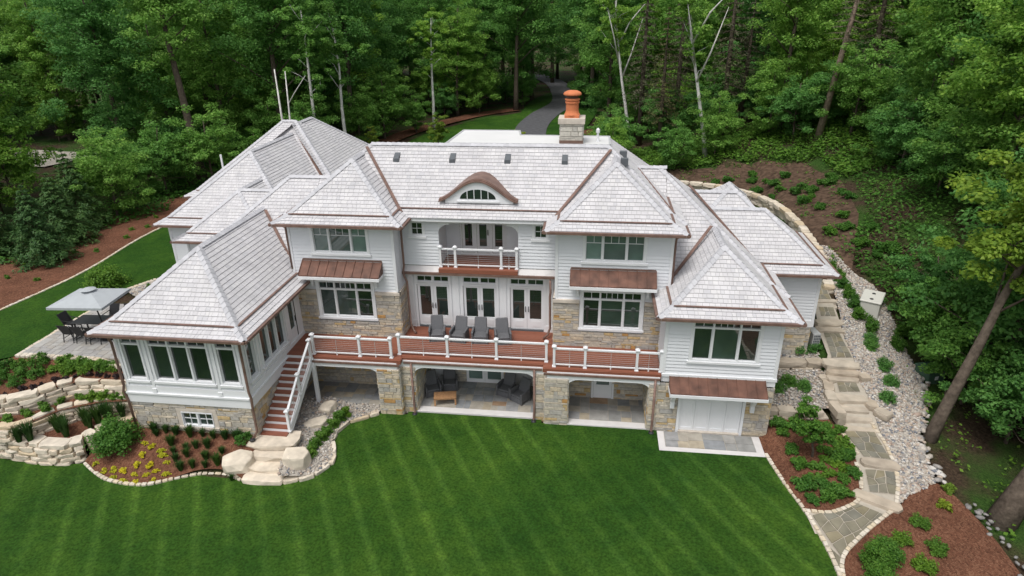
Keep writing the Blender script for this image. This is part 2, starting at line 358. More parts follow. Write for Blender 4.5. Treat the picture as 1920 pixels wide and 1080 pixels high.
RBED = [(27.72,-1.18)] + R_EDGE[1:12] + smooth_line([(28.45,-4.62), (29.4,-4.6), (30.4,-4.05), (31.0,-3.1), (31.3,-1.5), (31.4,.2)], 4) + [(30.9,.9), (28.0,.75), (28.0,.05), (27.68,.0), (27.69,-1.15)]
drape('side_bed', RBED, MT['mulch'], .035, .4)
PATH_R = smooth_line([(28.72,-8.2), (29.1,-6.8), (30.3,-5.5), (31.5,-4.45), (32.1,-4.0)], 5)
MULCH2 = PATH_R + smooth_line([(32.7,-3.35), (34.0,-2.65), (34.75,-4.4), (34.9,-7), (34.6,-12)], 4) + [(28.75,-12)]
drape('corner_bed', MULCH2, MT['mulch'], .035, .5)
ROCKBED = [(32.0,-4.0), (32.7,-3.38), (33.95,-2.68), (34.05,-1.9), (34.35,0), (35.7,2.6), (36.6,5), (36.8,8.4), (36.4,12), (35.2,15.5), (34.2,18), (33.9,15), (34.15,12), (33.7,9.5), (33.3,7), (33.0,4), (32.95,1), (32.85,-1.2), (32.6,-2.6)]
drape('pebble_bed', ROCKBED, MT['gravel'], .035, .4)
drape('pebble_terrace', [(28.1,1.25), (31.0,1.3), (31.4,2.4), (31.6,3.6), (31.6,4.4), (28.1,4.2)], MT['gravel'], .0, .4, zf=lambda x, y: .85+.06*y)
drape('pebble_terrace', [(28.1,4.9), (31.7,5.1), (32.1,7.3), (32.3,9.5), (31.2,9.5), (28.1,9.5)], MT['gravel'], .0, .4, zf=lambda x, y: 1.2+.1*(y-4.5))
SROCK = [(5.58,-3.2), (6.5,-3.6), (7.1,-4.6)] + ROCK_EDGE + [(9.98,.5), (5.58,.5)]
drape('stair_side_bed', SROCK, MT['gravel'], .05, .4, zf=lambda x, y: .12+.3*sm(8.6, 7.2, x))
drape('dry_bed', [(-7.75,6.9), (-7.0,8.6), (-5.5,9.0), (-4.6,11), (-3.5,11), (-3.9,6), (-.7,3.5), (-1.6,5.0), (-5,5.2)], MT['gravel'], .04, .5)
drape('terrace_bed', [(-9.4,-2.1), (-7.75,-.95), (-3.5,-.98), (-1.7,-1.5), (-.1,-1.7), (-.1,-2.1), (-1.5,-2.1), (-3.4,-2.2), (-4.2,-2.7), (-5.1,-3.7), (-6.5,-4.3), (-9,-4.4)], MT['mulch'], .0, .5, zf=lambda x, y: lerp_tab(y, [-4.3, -2, -.9], [2.25, 2.4, 2.8]))
drape('mid_tier_bed', [(-9,-4.5), (-6.5,-4.4), (-5.1,-3.8), (-4.2,-2.8), (-3.4,-2.3), (-1.4,-2.15), (-.1,-2.15), (-.1,-2.4), (-1.2,-2.5), (-2.3,-2.7), (-3.7,-3.5), (-4.5,-4.7), (-5.3,-5.05), (-9,-4.75)], MT['mulch'], .0, .4, zf=lambda x, y: 1.62)
drape('low_tier_bed', [(-5.3,-5.0), (-4.5,-4.6), (-3.7,-3.4), (-2.3,-2.6), (-1.2,-2.4), (-.1,-2.3), (-.1,-3.3), (-1.2,-3.2), (-2.0,-4.0), (-2.0,-4.4), (-3.3,-4.85), (-4.3,-5.05)], MT['mulch'], .0, .4, zf=lambda x, y: .9)
drape('hill_bed', [(34.6,13.5), (35.6,13.2), (38,20), (39,27), (38,33), (33,37), (27,37), (26.5,32.3), (30.1,31.4), (32.9,28.8), (34.3,25.2), (34.6,21), (34.45,17)], MT['hill'], .05, .8)
DRIVE_C = smooth_line([(15.5,30), (13.0,45), (11.4,60), (12.2,72), (14.5,84), (13.5,98), (11.0,112), (6,125)], 6)
def ribbon(line, w):
    Lp, Rp = [], []
    for i, p in enumerate(line):
        a = Vector(line[max(0, i-1)]); b = Vector(line[min(len(line)-1, i+1)]); d = (b-a).normalized(); n_ = Vector((-d.y, d.x))*w/2
        Lp.append((p[0]+n_.x, p[1]+n_.y)); Rp.append((p[0]-n_.x, p[1]-n_.y))
    return Lp + Rp[::-1]
drape('back_lawn', [(-3,34), (19.5,34), (19,45), (18.5,60), (20,75), (20,88), (17,100), (13,100), (9,88), (8.5,74), (3,68), (-2,57), (-4,44)], MT['lawn2'], .14, 2.0)
drape('bark_strip', smooth_line([(-5.5,42), (-3.2,57), (2.4,69.5), (8.2,76)], 5) + smooth_line([(6.9,78), (1,72.5), (-5.5,59), (-8,42)], 5), MT['mulch'], .17, 1.5)
drape('bark_strip', [(18.2,40), (20.5,40), (20.3,62), (18.3,60)], MT['mulch'], .19, 1.5)
drape('driveway', ribbon(DRIVE_C, 4.2), MT['asphalt'], .21, 1.5)
drape('road', [(-56,40), (-41,39), (-38.5,46), (-56,49)], MT['road'], .16, 3)

# -------- edging: rows of small stones
def edging(line, label, w=.16, zf=None, hgt=.09):
    mb = MB(); zf = zf or h; r_ = random.Random(int(line[0][0]*10))
    P = [Vector(p[:2]) for p in line]; s = 0; seg = 0; pos = P[0].copy()
    pts = []; step = .02
    for i in range(len(P)-1):
        n = max(1, int((P[i+1]-P[i]).length/step))
        for k in range(n): pts.append((P[i].lerp(P[i+1], k/n), (P[i+1]-P[i]).normalized()))
    i = 0
    while i < len(pts)-4:
        L = r_.uniform(.17, .30); k = min(len(pts)-1, i+int(L/step)); c = (pts[i][0]+pts[k][0])/2; d = (pts[k][0]-pts[i][0])
        if d.length < .05: break
        d.normalize(); nrm = Vector((-d.y, d.x)); z = zf(c.x, c.y)
        mb.obox((c.x, c.y, z+hgt/2-.03+r_.uniform(-.01, .01)), (d.x*L*.46, d.y*L*.46, 0), (nrm.x*w*.5*r_.uniform(.85, 1.1), nrm.y*w*.5, 0), (0, 0, hgt/2+.03))
        i = k+1
    o = mb.build('stone_edging', MT['edging'], None, bevel=.02); tag(o, label, 'edging', 'low stone edging along the beds', 'stuff'); return o
Z0 = lambda x, y: 0.0
edging(BED_EDGE, 'curved row of pale stones edging the yellow-plant bed', zf=lambda x, y: 0.02)
edging(R_EDGE, 'row of small stones between front lawn and garage-side bed', zf=lambda x, y: .02)
edging(smooth_line([(28.45,-4.62), (29.4,-4.6), (30.4,-4.05), (30.7,-3.7)], 6), 'short curved stones where the path fans out below the bed')
edging(PATH_R, 'curved stones between the flagstone path and corner mulch')
edging([(30.95,-3.2), (31.15,-2.5), (31.25,-1.6)], 'short stone row beside the path below the second slab')
edging([(32.0,-3.9), (32.4,-3.0), (32.65,-2.2)], 'short stone row along pebbles between two path slabs')
edging([(31.5,-1.2), (31.35,-.3), (31.2,.6)], 'stone row between green shrubs and the grey path')
edging([(32.75,-1.5), (32.85,-.3), (32.7,.8)], 'stone row between grey path and river pebbles')
edging(LEFT_EDGE, 'long stone line between side lawn and bark bank')
edging([(-7.75,-.95), (-7.75,2.5), (-7.75,6.9), (-7.0,8.6), (-5.5,9.0), (-4.6,11)], 'stone border of the dining terrace and dry bed', w=.3)
edging([(-7.75,-.95), (-3.5,-.98), (-1.8,-1.5)], 'stone border between terrace paving and planted bed', w=.3, zf=lambda x, y: 2.8)

# -------- flagstones
def split_rect(x0, x1, y0, y1, mn, mx, r_):
    w, d = x1-x0, y1-y0
    if w <= mx and d <= mx and (r_.random() < .55 or (w < mn*2 and d < mn*2)): return [(x0, x1, y0, y1)]
    if (w > d and w > mn*2) or d < mn*2:
        if w < mn*2: return [(x0, x1, y0, y1)]
        c = x0+w*r_.uniform(.38, .62); return split_rect(x0, c, y0, y1, mn, mx, r_)+split_rect(c, x1, y0, y1, mn, mx, r_)
    c = y0+d*r_.uniform(.38, .62); return split_rect(x0, x1, y0, c, mn, mx, r_)+split_rect(x0, x1, c, y1, mn, mx, r_)
def paved(name, x0, x1, y0, y1, z, mat, mn=.35, mx=1.0, piece='flagstone', seed=1):
    base = MB().box(x0, x1, y0, y1, z-.3, z).build(name, MT['joint'], None); base['kind'] = 'structure'
    r_ = random.Random(seed)
    for a, b, c, d in split_rect(x0, x1, y0, y1, mn, mx, r_):
        g_ = .012; MB().box(a+g_, b-g_, c+g_, d-g_, z-.02, z+.012+r_.uniform(0, .008)).build(piece, mat, base)
    return base
def strip(name, *b): o = MB().box(*b).build(name, MT['concrete'], None, bevel=.01); o['kind'] = 'structure'; return o
paved('patio', 11.6, 17.6, .75, 3.15, .09, MT['flag'], seed=3)
strip('patio_kerb', 11.6, 17.6, .33, .745, -.2, .10)
paved('patio', 18.9, 22.75, .45, 2.35, .09, MT['flag'], seed=5)
strip('patio_kerb', 18.9, 22.75, .03, .445, -.2, .10)
paved('patio', 5.6, 10.1, .45, 2.35, .15, MT['flag'], seed=6)
paved('garage_apron', 23.45, 27.35, -1.15, -.02, .045, MT['flag'], .35, .95, seed=8)
for b_ in ((23.15, 27.68, -1.42, -1.152, -.2, .06), (23.15, 23.448, -1.15, -.02, -.2, .06), (27.352, 27.68, -1.15, -.02, -.2, .06)): strip('apron_kerb', *b_)
paved('terrace', -7.6, -1.65, -.9, 4.9, 2.86, MT['paver'], .28, .62, 'paver', 9)
paved('terrace', -1.6, -.12, -1.6, 4.9, 2.86, MT['paver'], .28, .62, 'paver', 10)
def irregular(name, quadpts, nu, nv, seed, zf=None):     # quadpts: 4 corners, stones as a jittered grid of polygons
    zf = zf or h; r_ = random.Random(seed); A, B, C_, D = [Vector(p) for p in quadpts]
    def P(u, v): return (A.lerp(B, u)).lerp(D.lerp(C_, u), v)
    base = drape(name, [tuple(P(u, v)) for u, v in [(i/6, 0) for i in range(6)]+[(1, i/6) for i in range(6)]+[(1-i/6, 1) for i in range(6)]+[(0, 1-i/6) for i in range(6)]], MT['joint'], .045, .4, zf=zf)
    J = {(i, j): ((i+(r_.uniform(-.3, .3) if 0 < i < nu else 0))/nu, (j+(r_.uniform(-.3, .3) if 0 < j < nv else 0))/nv) for i in range(nu+1) for j in range(nv+1)}
    for i in range(nu):
        for j in range(nv):
            q = [P(*J[k]) for k in ((i, j), (i+1, j), (i+1, j+1), (i, j+1))]; c = sum(q, Vector((0, 0)))/4
            q = [c+(p-c)*(1-.03/max(.1, (p-c).length)) for p in q]
            lift = r_.uniform(.06, .075); mb = MB()
            mb.hexa([(p.x, p.y, zf(p.x, p.y)+.02) for p in q]+[(p.x, p.y, zf(p.x, p.y)+lift) for p in q]); mb.build('flagstone', MT['flag_path'], base)
    return base
drape('path_bed', [(28.6,-8.2), (28.4,-4.6), (29.4,-4.6), (30.4,-4.05), (30.9,-3.2), (31.2,-1.6), (31.3,.6), (31.2,2), (31.5,4), (31.9,5), (32.1,7.2), (32.4,9.4), (32.7,14.5), (33.9,14.5), (33.5,9.5), (33.1,5), (33.0,3), (32.9,0), (32.85,-1.5), (32.4,-3.2), (31.6,-4.4), (30.3,-5.5), (29.1,-6.8), (28.75,-8.2)], MT['joint'], .02, .4)
irregular('garden_path', [(28.75,-8.2), (29.05,-6.9), (28.75,-6.3), (28.72,-6.6)], 1, 2, 1)
irregular('garden_path', [(29.05,-6.85), (31.35,-4.55), (30.55,-4.05), (28.6,-4.85)], 5, 4, 2)
irregular('garden_path', [(31.2,-3.35), (32.3,-3.45), (32.55,-2.2), (31.45,-2.1)], 3, 3, 3)
irregular('garden_path', [(31.65,-1.35), (32.7,-1.45), (32.65,.35), (31.35,.35)], 3, 4, 4)
irregular('garden_path', [(31.75,2.45), (32.7,2.5), (32.75,3.3), (31.85,3.3)], 3, 2, 5)
irregular('garden_path', [(32.0,4.75), (33.0,4.8), (33.1,7.1), (32.3,7.1)], 3, 5, 6)
irregular('garden_path', [(32.5,8.45), (33.3,8.45), (33.4,9.3), (32.6,9.3)], 3, 2, 7)
irregular('garden_path', [(32.75,10.1), (33.5,10.1), (33.9,14.5), (33.1,14.5)], 3, 8, 8)

# -------- rough stone blocks: steps, retaining walls
def rough_block(c, L, D, H, ang, mat, name, parent, seed, taper=.06, jag=1.0):
    r_ = random.Random(seed); ca, sa = math.cos(ang), math.sin(ang); bm = bmesh.new(); pts = []
    J = lambda s: r_.uniform(-s, s)*jag
    for zz, k in ((0, .96), (.55, 1.0), (1, .95)):
        for a_, b_ in ((-.5,-.5), (-.2,-.53), (.2,-.52), (.5,-.5), (.52,0), (.5,.5), (0,.53), (-.5,.5), (-.52,0)):
            if zz == .55 and r_.random() < .35: continue
            if abs(a_) > .45 and abs(b_) > .45: a_ *= 1-.10*r_.random()*jag; b_ *= 1-.16*r_.random()*jag
            pts.append(((a_*k+J(.02))*L, (b_*k+J(.06))*D, zz*H+(J(.05)*H if zz == 1 else 0)))
    for x, y, z in pts: bm.verts.new((c[0]+x*ca-y*sa, c[1]+x*sa+y*ca, c[2]+z))
    res = bmesh.ops.convex_hull(bm, input=bm.verts)
    for v in [v for v in bm.verts if not v.link_faces]: bm.verts.remove(v)
    bmesh.ops.dissolve_limit(bm, angle_limit=R(7), verts=bm.verts, edges=bm.edges)
    me = bpy.data.meshes.new(name); bm.to_mesh(me); bm.free(); me.materials.append(mat)
    o = bpy.data.objects.new(name, me); COL.objects.link(o); attach(o, parent); return o
def steps(label, items, mat='slab'):
    x, y, z = items[0][:3]; e = empty('stone_steps', (x, y, z-.2)); tag(e, label, 'steps', 'stone slab steps in the garden')
    for i, (x, y, z, L, D, a) in enumerate(items): rough_block((x, y, z-.24), L, D, .24, R(a), MT[mat], 'step', e, int(x*77+y*31)+i)
    return e
steps('cream stone steps between two boulders below the deck stairs', [(6.6,-5.15,.20,1.75,.66,2), (6.55,-4.62,.40,1.7,.66,-2), (6.5,-4.1,.60,1.75,.72,3), (6.35,-3.4,.86,2.2,1.1,4)], 'ledge')
steps('wide stone slab lying across the path above the mulch corner', [(31.3,-3.85,.22,1.75,.55,-28)])
steps('stone slab lying across the path beside the pebbles', [(32.15,-1.8,.42,1.5,.6,-8)])
steps('four stacked stone steps leading up from the grey path', [(32.1,.55,.55,1.45,.6,0), (32.1,1.05,.72,1.4,.6,2), (32.1,1.55,.90,1.35,.6,-2), (32.15,2.1,1.10,1.4,.65,1)])
steps('three stone steps above the small square of flagstones', [(32.2,3.45,1.32,1.5,.5,1), (32.3,3.85,1.47,1.5,.5,-2), (32.35,4.4,1.66,1.7,.8,2)])
steps('pair of stone steps beside the outdoor heat pump', [(32.7,7.4,1.98,1.45,.55,-2), (32.8,7.95,2.16,1.5,.65,3)])
steps('pair of stone steps at the wing corner near the long shrubs', [(32.95,9.5,2.36,1.4,.5,-3), (33.05,10.0,2.5,1.5,.55,2)])
def retaining(label, line, z0, z1, seed, hcourse=.22, depth=.5, Lr=(.5, 1.1), mat='ledge', cap=.6):
    r_ = random.Random(seed); x, y = line[0][:2]; e = empty('retaining_wall', (x, y, z0)); tag(e, label, 'wall', 'dry-laid stone retaining walls')
    P = [Vector(p[:2]) for p in line]; cum = [0]
    for a, b in zip(P, P[1:]): cum.append(cum[-1]+(b-a).length)
    def at(s):
        for i in range(len(P)-1):
            if s <= cum[i+1]: return P[i].lerp(P[i+1], (s-cum[i])/(cum[i+1]-cum[i])), (P[i+1]-P[i]).normalized()
        return P[-1], (P[-1]-P[-2]).normalized()
    nc = max(1, round((z1-z0)/hcourse)); hc = (z1-z0)/nc; kk = 0
    for c in range(nc):
        s = -r_.uniform(0, .4); top = c == nc-1
        while s < cum[-1]:
            L = r_.uniform(*Lr)*(1.25 if top else 1); a = max(0, s); b = min(cum[-1], s+L)
            if b-a > .2:
                m_, d = at((a+b)/2); n_ = Vector((-d.y, d.x)); off = r_.uniform(-.05, .05)+c*.03
                D = depth*(cap/.5 if top else 1)*r_.uniform(.9, 1.1)
                p = m_+n_*(off+(.06 if top else 0)); kk += 1
                rough_block((p.x, p.y, z0+c*hc-.005), (b-a)*.965, D, hc*r_.uniform(.86, 1.0), math.atan2(d.y, d.x), MT[mat], 'stone', e, seed*1000+kk)
            s += L
    return e
retaining('tall lowest terrace wall of cream blocks above the front lawn', smooth_line([(-8.8,-4.6), (-6.2,-4.85), (-4,-5.0), (-2.7,-5.0), (-1.95,-4.6)], 5), -.05, .98, 1, .19, .55, (.4, 1.1), cap=.6)
retaining('lowest terrace wall section curving into the sunroom corner', smooth_line([(-1.9,-4.4), (-1.75,-3.95), (-1.2,-3.2), (-.7,-2.7), (-.25,-2.55)], 5), .3, 1.05, 2, .19, .5, (.35, .8))
retaining('middle terrace wall behind the grass tufts', smooth_line([(-8.8,-4.75), (-5.4,-5.0), (-4.5,-4.6), (-3.7,-3.4), (-2.3,-2.6), (-1.2,-2.35), (-.3,-2.25)], 5), .85, 1.72, 3, .19, .4, (.4, 1.0), cap=.45)
retaining('upper terrace wall below the purple plants', smooth_line([(-8.8,-4.4), (-6.4,-4.2), (-5.1,-3.6), (-4.2,-2.65), (-3.4,-2.2), (-1.5,-2.05), (-.3,-2.0)], 5), 1.6, 2.45, 4, .2, .45, (.5, 1.2), cap=.55)
retaining('low stone wall beside the garage between mulch and pebbles', [(28.15,.95), (29.4,1.0), (30.9,1.15)], .05, .95, 5, .3, .5, (.5, 1.1), 'slab')
retaining('upper stone wall beside the garage under round shrubs', [(28.15,4.6), (30.2,4.7), (31.75,4.85)], .8, 1.45, 6, .3, .5, (.6, 1.3), 'slab')
retaining('short line of stone blocks stepping down beside the garden steps on the garage side', [(31.35,.55), (31.25,1.2), (31.35,2.1), (31.5,3.0), (31.5,3.9)], .55, 1.25, 7, .35, .4, (.6, .9), 'slab')
retaining('short line of stone blocks stepping down beside the garden steps on the pebble side', [(33.5,.9), (33.0,1.5), (32.95,2.3)], .45, 1.1, 8, .32, .42, (.5, .9), 'slab')
retaining('stones beside the three upper garden steps', [(33.3,3.3), (33.15,4.2)], .95, 1.5, 9, .28, .4, (.5, .8), 'slab')
retaining('long curved wall of cream blocks holding the mulch hill', smooth_line([(34.05,13.6), (34.35,17), (34.5,21), (34.2,25), (32.8,28.5), (30,31), (26.5,32)], 5), 2.55, 3.75, 10, .3, .5, (.5, 1.2), cap=.55)
retaining('low curved kerb of cream stones round the stair-side pebbles', [p for p in ROCK_EDGE[1:]], -.02, .2, 12, .22, .28, (.35, .8))
retaining('loose stone blocks beside the wing wall at the top of the path', [(33.8,11.2), (34.0,12.4)], 2.4, 2.8, 13, .2, .5, (.5, .8))
def boulder(label, x, y, z, L, D, H, ang, seed):
    o = rough_block((0, 0, 0), L, D, H, 0, MT['rock'], 'boulder', None, seed, jag=2.6); o.location = (x, y, z); o.rotation_euler = (0, 0, R(ang)); tag(o, label, 'boulder')
    b = o.modifiers.new('bevel', 'BEVEL'); b.width = .03; b.segments = 1
boulder('large pointed cream boulder beside the stone steps and front bed', 5.25, -4.75, .0, 1.25, .8, .72, 12, 5)
boulder('large cream boulder between stone steps and pebble kerb', 7.75, -4.35, .0, .95, .9, .85, -70, 8)
boulder('flat cream rock under the deck stairs', 7.4, -1.6, .1, 1.1, .7, .42, 40, 11)
boulder('square cream rock beside the stair post', 7.5, -.4, .1, .9, .7, .5, 80, 13)

# -------- river pebbles
def pebbles(name, polys, n, smin, smax, seed, zf, mat=MT['pebble'], label=None):
    r_ = np.random.default_rng(seed)
    ico = bmesh.new(); bmesh.ops.create_icosphere(ico, subdivisions=1, radius=1); ico.verts.ensure_lookup_table()
    BV = np.array([v.co[:] for v in ico.verts]); BF = np.array([[v.index for v in f.verts] for f in ico.faces]); ico.free()
    V, F = [], []; k = 0
    for poly in polys:
        xs = [p[0] for p in poly]; ys = [p[1] for p in poly]; cnt = 0; tries = 0
        while cnt < n and tries < n*6:
            tries += 1; x, y = r_.uniform(min(xs), max(xs)), r_.uniform(min(ys), max(ys))
            if not inside(poly, x, y): continue
            s = smin+(smax-smin)*r_.random()**2.2; a = r_.uniform(0, 6.28); ca, sa = math.cos(a), math.sin(a)
            v = BV*np.array([s*r_.uniform(.9, 1.4), s*r_.uniform(.7, 1), s*r_.uniform(.45, .75)])*r_.uniform(.85, 1.1, (12, 1) if len(BV) == 12 else (len(BV), 1))
            v = np.stack([v[:, 0]*ca-v[:, 1]*sa+x, v[:, 0]*sa+v[:, 1]*ca+y, v[:, 2]+zf(x, y)+.05], 1)
            V.append(v); F.append(BF+k*len(BV)); k += 1; cnt += 1
    o = np_mesh(name, np.concatenate(V), np.concatenate(F), mat, None, 'stuff'); o.data.polygons.foreach_set('use_smooth', [True]*len(o.data.polygons)); tag(o, label, 'pebbles'); return o
pebbles('river_pebbles', [ROCKBED], 14000, .035, .095, 1, h, label='pale river pebbles filling the bed between garden path and woods')
pebbles('river_pebbles', [[(28.1,1.25), (31.0,1.3), (31.4,2.4), (31.5,4.4), (28.1,4.2)]], 1300, .035, .085, 2, lambda x, y: .85+.06*y, label='pale pebbles on the terrace beside the garage wall')
pebbles('river_pebbles', [[(28.1,4.9), (31.7,5.1), (32.1,7.3), (32.3,9.5), (31.2,9.5), (28.1,9.5)]], 1300, .035, .085, 3, lambda x, y: 1.2+.1*(y-4.5), label='pale pebbles round the outdoor heat pump')
pebbles('river_pebbles', [SROCK], 1800, .03, .08, 4, lambda x, y: .15+.3*sm(8.6, 7.2, x), label='pale pebbles beside the deck stairs')
pebbles('river_pebbles', [[(-7.75,6.9), (-7.0,8.6), (-5.5,9.0), (-4.6,11), (-3.5,11), (-3.9,6), (-1.6,5.0), (-5,5.2)]], 1300, .04, .1, 5, h, label='pale pebbles in the dry bed behind the dining terrace')
pebbles('border_rocks', [[(33.9,-2.8), (34.4,-2.6), (34.6,0), (35.9,2.5), (36.9,5), (36.5,5.2), (35.4,2.7), (34.2,.2), (33.9,-1.8)]], 130, .09, .2, 6, h, label='larger round rocks along the outer rim of the pebbles')
pebbles('border_rocks', [[(34.6,-3.2), (35.2,-3.2), (35.4,-7), (35,-10), (34.5,-10), (34.8,-6)]], 26, .08, .17, 7, h, MT['rock_grey'], label='grey rocks scattered along the edge of the corner mulch')
# ---------------------------------------------------------------- the house
HOUSE = empty('house', (14, 2.4, 0)); tag(HOUSE, 'large white lakeside house with pale shingle hip roofs and stone base', 'house')
ZL, ZH, ZD = 5.95, 8.95, 3.0
FL, S1, S2 = .6, .5, .84
def zroof(d): return S1*d if d < FL else S1*FL+S2*(d-FL)
def two_tone(o):  # butt and side faces take the painted course-shadow colour
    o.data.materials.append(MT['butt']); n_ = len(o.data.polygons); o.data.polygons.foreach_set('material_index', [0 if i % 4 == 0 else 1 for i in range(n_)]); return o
INDIVIDUAL = {'shingle': 0, 'stone': 0}
def roof(tagname, x0, x1, y0, y1, z, planes='FLR', axis='Y', back=False, dtop=None, dmin=0, ridge=True, left_hip=True, right_hip=True, soffit=True, single=False, seed=1, gut='FLR', copper=True, flatcap=None):
    r_ = random.Random(seed); W, D = x1-x0, y1-y0
    dm = W/2 if axis == 'Y' else D/2
    if dtop: dm = dtop
    def lim(side, d):     # u-range of a plane at inward distance d
        if side == 'B': return (x0+d, x1-d)
        if side == 'F':
            return (x0+(d if left_hip else 0), x1-(d if right_hip else 0))
        return (y0+d, y1-(d if (back or axis == 'X') else 0))
    def pt(side, u, d, lift=0):
        zz = z+zroof(d)+lift
        return {'F': (u, y0+d, zz), 'B': (u, y1-d, zz), 'L': (x0+d, u, zz), 'R': (x1-d, u, zz)}[side]
    base = MB()
    for side in planes:
        ds = [dmin]+([FL] if dmin < FL else [])+[dm]
        for a, b in zip(ds, ds[1:]):
            l0, h0 = lim(side, a); l1, h1 = lim(side, b)
            if h1 < l1: h1 = l1 = (l1+h1)/2
            q = [pt(side, l0, a), pt(side, h0, a), pt(side, h1, b), pt(side, l1, b)]
            if side in 'LB': q = q[::-1]
            base.quad(*q)
    part = base.build('roof', MT['underlay'], HOUSE); part['label'] = tagname
    mb = MB(); cop = MB()
    for side in planes:
        if side == 'B': continue
        d = dmin; row = 0
        slopes = []
        while d < dm-.02:
            e = (.2 if d < FL-1e-6 else .163); db = min(dm, d+e)
            if d < FL < db-1e-6: db = FL
            la, ha = lim(side, d); lb, hb = lim(side, db)
            if hb < lb: lb = hb = (lb+hb)/2
            u = la-r_.uniform(0, .15); 
            while u < ha-.01:
                w = r_.choice((.14, .17, .2, .23, .26, .3)); a, b = max(u, la)+.005, min(u+w, ha)-.005
                if b-a > .03:
                    t = .036+r_.uniform(0, .005); cl = lambda q: min(max(q, lb), hb)
                    jog = r_.uniform(-.004, .004)
                    P = [pt(side, a, max(0, d-.02+jog), t), pt(side, b, max(0, d-.02+jog), t), pt(side, cl(b), db, .006), pt(side, cl(a), db, .006)]
                    Q = [pt(side, a, max(0, d-.02+jog), -.004), pt(side, b, max(0, d-.02+jog), -.004)]
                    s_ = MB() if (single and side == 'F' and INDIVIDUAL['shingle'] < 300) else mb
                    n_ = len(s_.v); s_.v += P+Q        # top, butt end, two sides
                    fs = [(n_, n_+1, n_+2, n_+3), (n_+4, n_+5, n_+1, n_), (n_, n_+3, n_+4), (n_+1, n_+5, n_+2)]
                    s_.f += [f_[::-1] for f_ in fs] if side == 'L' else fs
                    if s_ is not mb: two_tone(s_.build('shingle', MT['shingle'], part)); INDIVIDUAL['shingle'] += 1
                u += w
            d = db; row += 1
        if copper and dmin < FL:
            l0, h0 = lim(side, FL); 
            if h0-l0 > .3:
                A, B = pt(side, l0+.05, FL-.05, .06), pt(side, h0-.05, FL-.05, .06); cop.bar(A, B, .11, .035)
        if side in gut and dmin == 0:
            l0, h0 = lim(side, 0); A = Vector(pt(side, l0-.06, 0)); B = Vector(pt(side, h0+.06, 0))
            o_ = {'F': Vector((0, -.06, -.05)), 'L': Vector((-.06, 0, -.05)), 'R': Vector((.06, 0, -.05))}[side]
            cop.bar(A+o_, B+o_, .13, .11)
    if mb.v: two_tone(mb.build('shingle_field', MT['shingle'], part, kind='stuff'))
    # ridge and hip caps
    cp = MB()
    def caps(p, q, w=.17):
        p, q = Vector(p), Vector(q); L = (q-p).length
        if L < .3: return
        d = (q-p)/L; s_ = d.cross(Vector((0, 0, 1))).normalized(); n_ = max(1, int(L/.27))
        dr = .09
        for i in range(n_):
            a = p+d*(L*i/n_-.03); b = p+d*(L*(i+1)/n_); u1 = Vector((0, 0, .085)); u2 = Vector((0, 0, .055)); dn = Vector((0, 0, .055-dr)); dn2 = Vector((0, 0, .03-dr))
            A = [a-s_*w+dn, a+u1, a+s_*w+dn]; B = [b-s_*w+dn2, b+u2, b+s_*w+dn2]; Cc = [x-Vector((0, 0, .03)) for x in A]
            n0 = len(cp.v); cp.v += [tuple(v) for v in A+B+Cc]
            cp.f += [(n0, n0+1, n0+4, n0+3), (n0+1, n0+2, n0+5, n0+4), (n0, n0+6, n0+7, n0+1), (n0+1, n0+7, n0+8, n0+2)]
    def hipline(cx, cy, sx, sy):
        ds = [max(dmin, .0)]+([FL] if dmin < FL else [])+[dm]
        for a, b in zip(ds, ds[1:]): caps((cx+sx*a, cy+sy*a, z+zroof(a)+.01), (cx+sx*b, cy+sy*b, z+zroof(b)+.01))
    if left_hip: hipline(x0, y0, 1, 1)
    if right_hip: hipline(x1, y0, -1, 1)
    zt = z+zroof(dm)
    if axis == 'Y' and back: hipline(x1, y1, -1, -1)
    if ridge:
        if axis == 'Y': caps(((x0+x1)/2, y0+dm, zt), ((x0+x1)/2, y1-(dm if back else 0), zt))
        else: caps((x0+(dm if left_hip else 0), y0+dm, zt), (x1-(dm if right_hip else 0), y0+dm, zt))
    if cp.v: cp.build('ridge_cap', MT['cap'], part, kind='stuff')
    if cop.v: cop.build('copper_flashing', MT['copper'], part)
    if soffit and dmin == 0: MB().box(x0+.04, x1-.04, y0+.04, y1-.04, z-.16, z-.02).build('soffit', MT['trim'], part)
    return part
r_sun = roof('front hip roof over the sunroom', -.64, 6.19, -3.97, 6.6, ZL, single=True, seed=11)
r_lb = roof('hip roof over the left upper bay', 5.02, 11.2, 1.82, 6.7, ZH, seed=12)
r_rb = roof('hip roof over the right upper bay', 17.76, 23.95, 1.82, 6.7, ZH, seed=13)
r_main = roof('long main roof with the eyebrow dormer', 5.0, 24.06, 3.2, 10.3, ZH, 'FLB', 'X', seed=14, gut='')
r_flat = roof('hipped sides of the flat-topped rear roof', 9.0, 24.06, 3.3, 12.6, ZH, 'RLB', 'X', dtop=3.52, ridge=False, left_hip=False, soffit=False, seed=15, gut='', right_hip=False)
MB().prism([(12.4,6.8), (20.55,6.8), (20.55,9.0), (15.9,9.1), (15.7,10.4), (12.6,10.4)], 11.45, 11.78).build('flat_roof', MT['membrane'], HOUSE)
fl = MB()
for a, b in zip([(12.4,6.8), (20.55,6.8), (20.55,9.0), (15.9,9.1), (15.7,10.4), (12.6,10.4)], [(20.55,6.8), (20.55,9.0), (15.9,9.1), (15.7,10.4), (12.6,10.4), (12.4,6.8)]): fl.bar((a[0], a[1], 11.78), (b[0], b[1], 11.78), .1, .05)
fl.build('roof_edge_trim', MT['grey_metal'], HOUSE)
roof('hip roof over the garage wing', 22.77, 28.62, -.22, 6.0, ZL, seed=16)
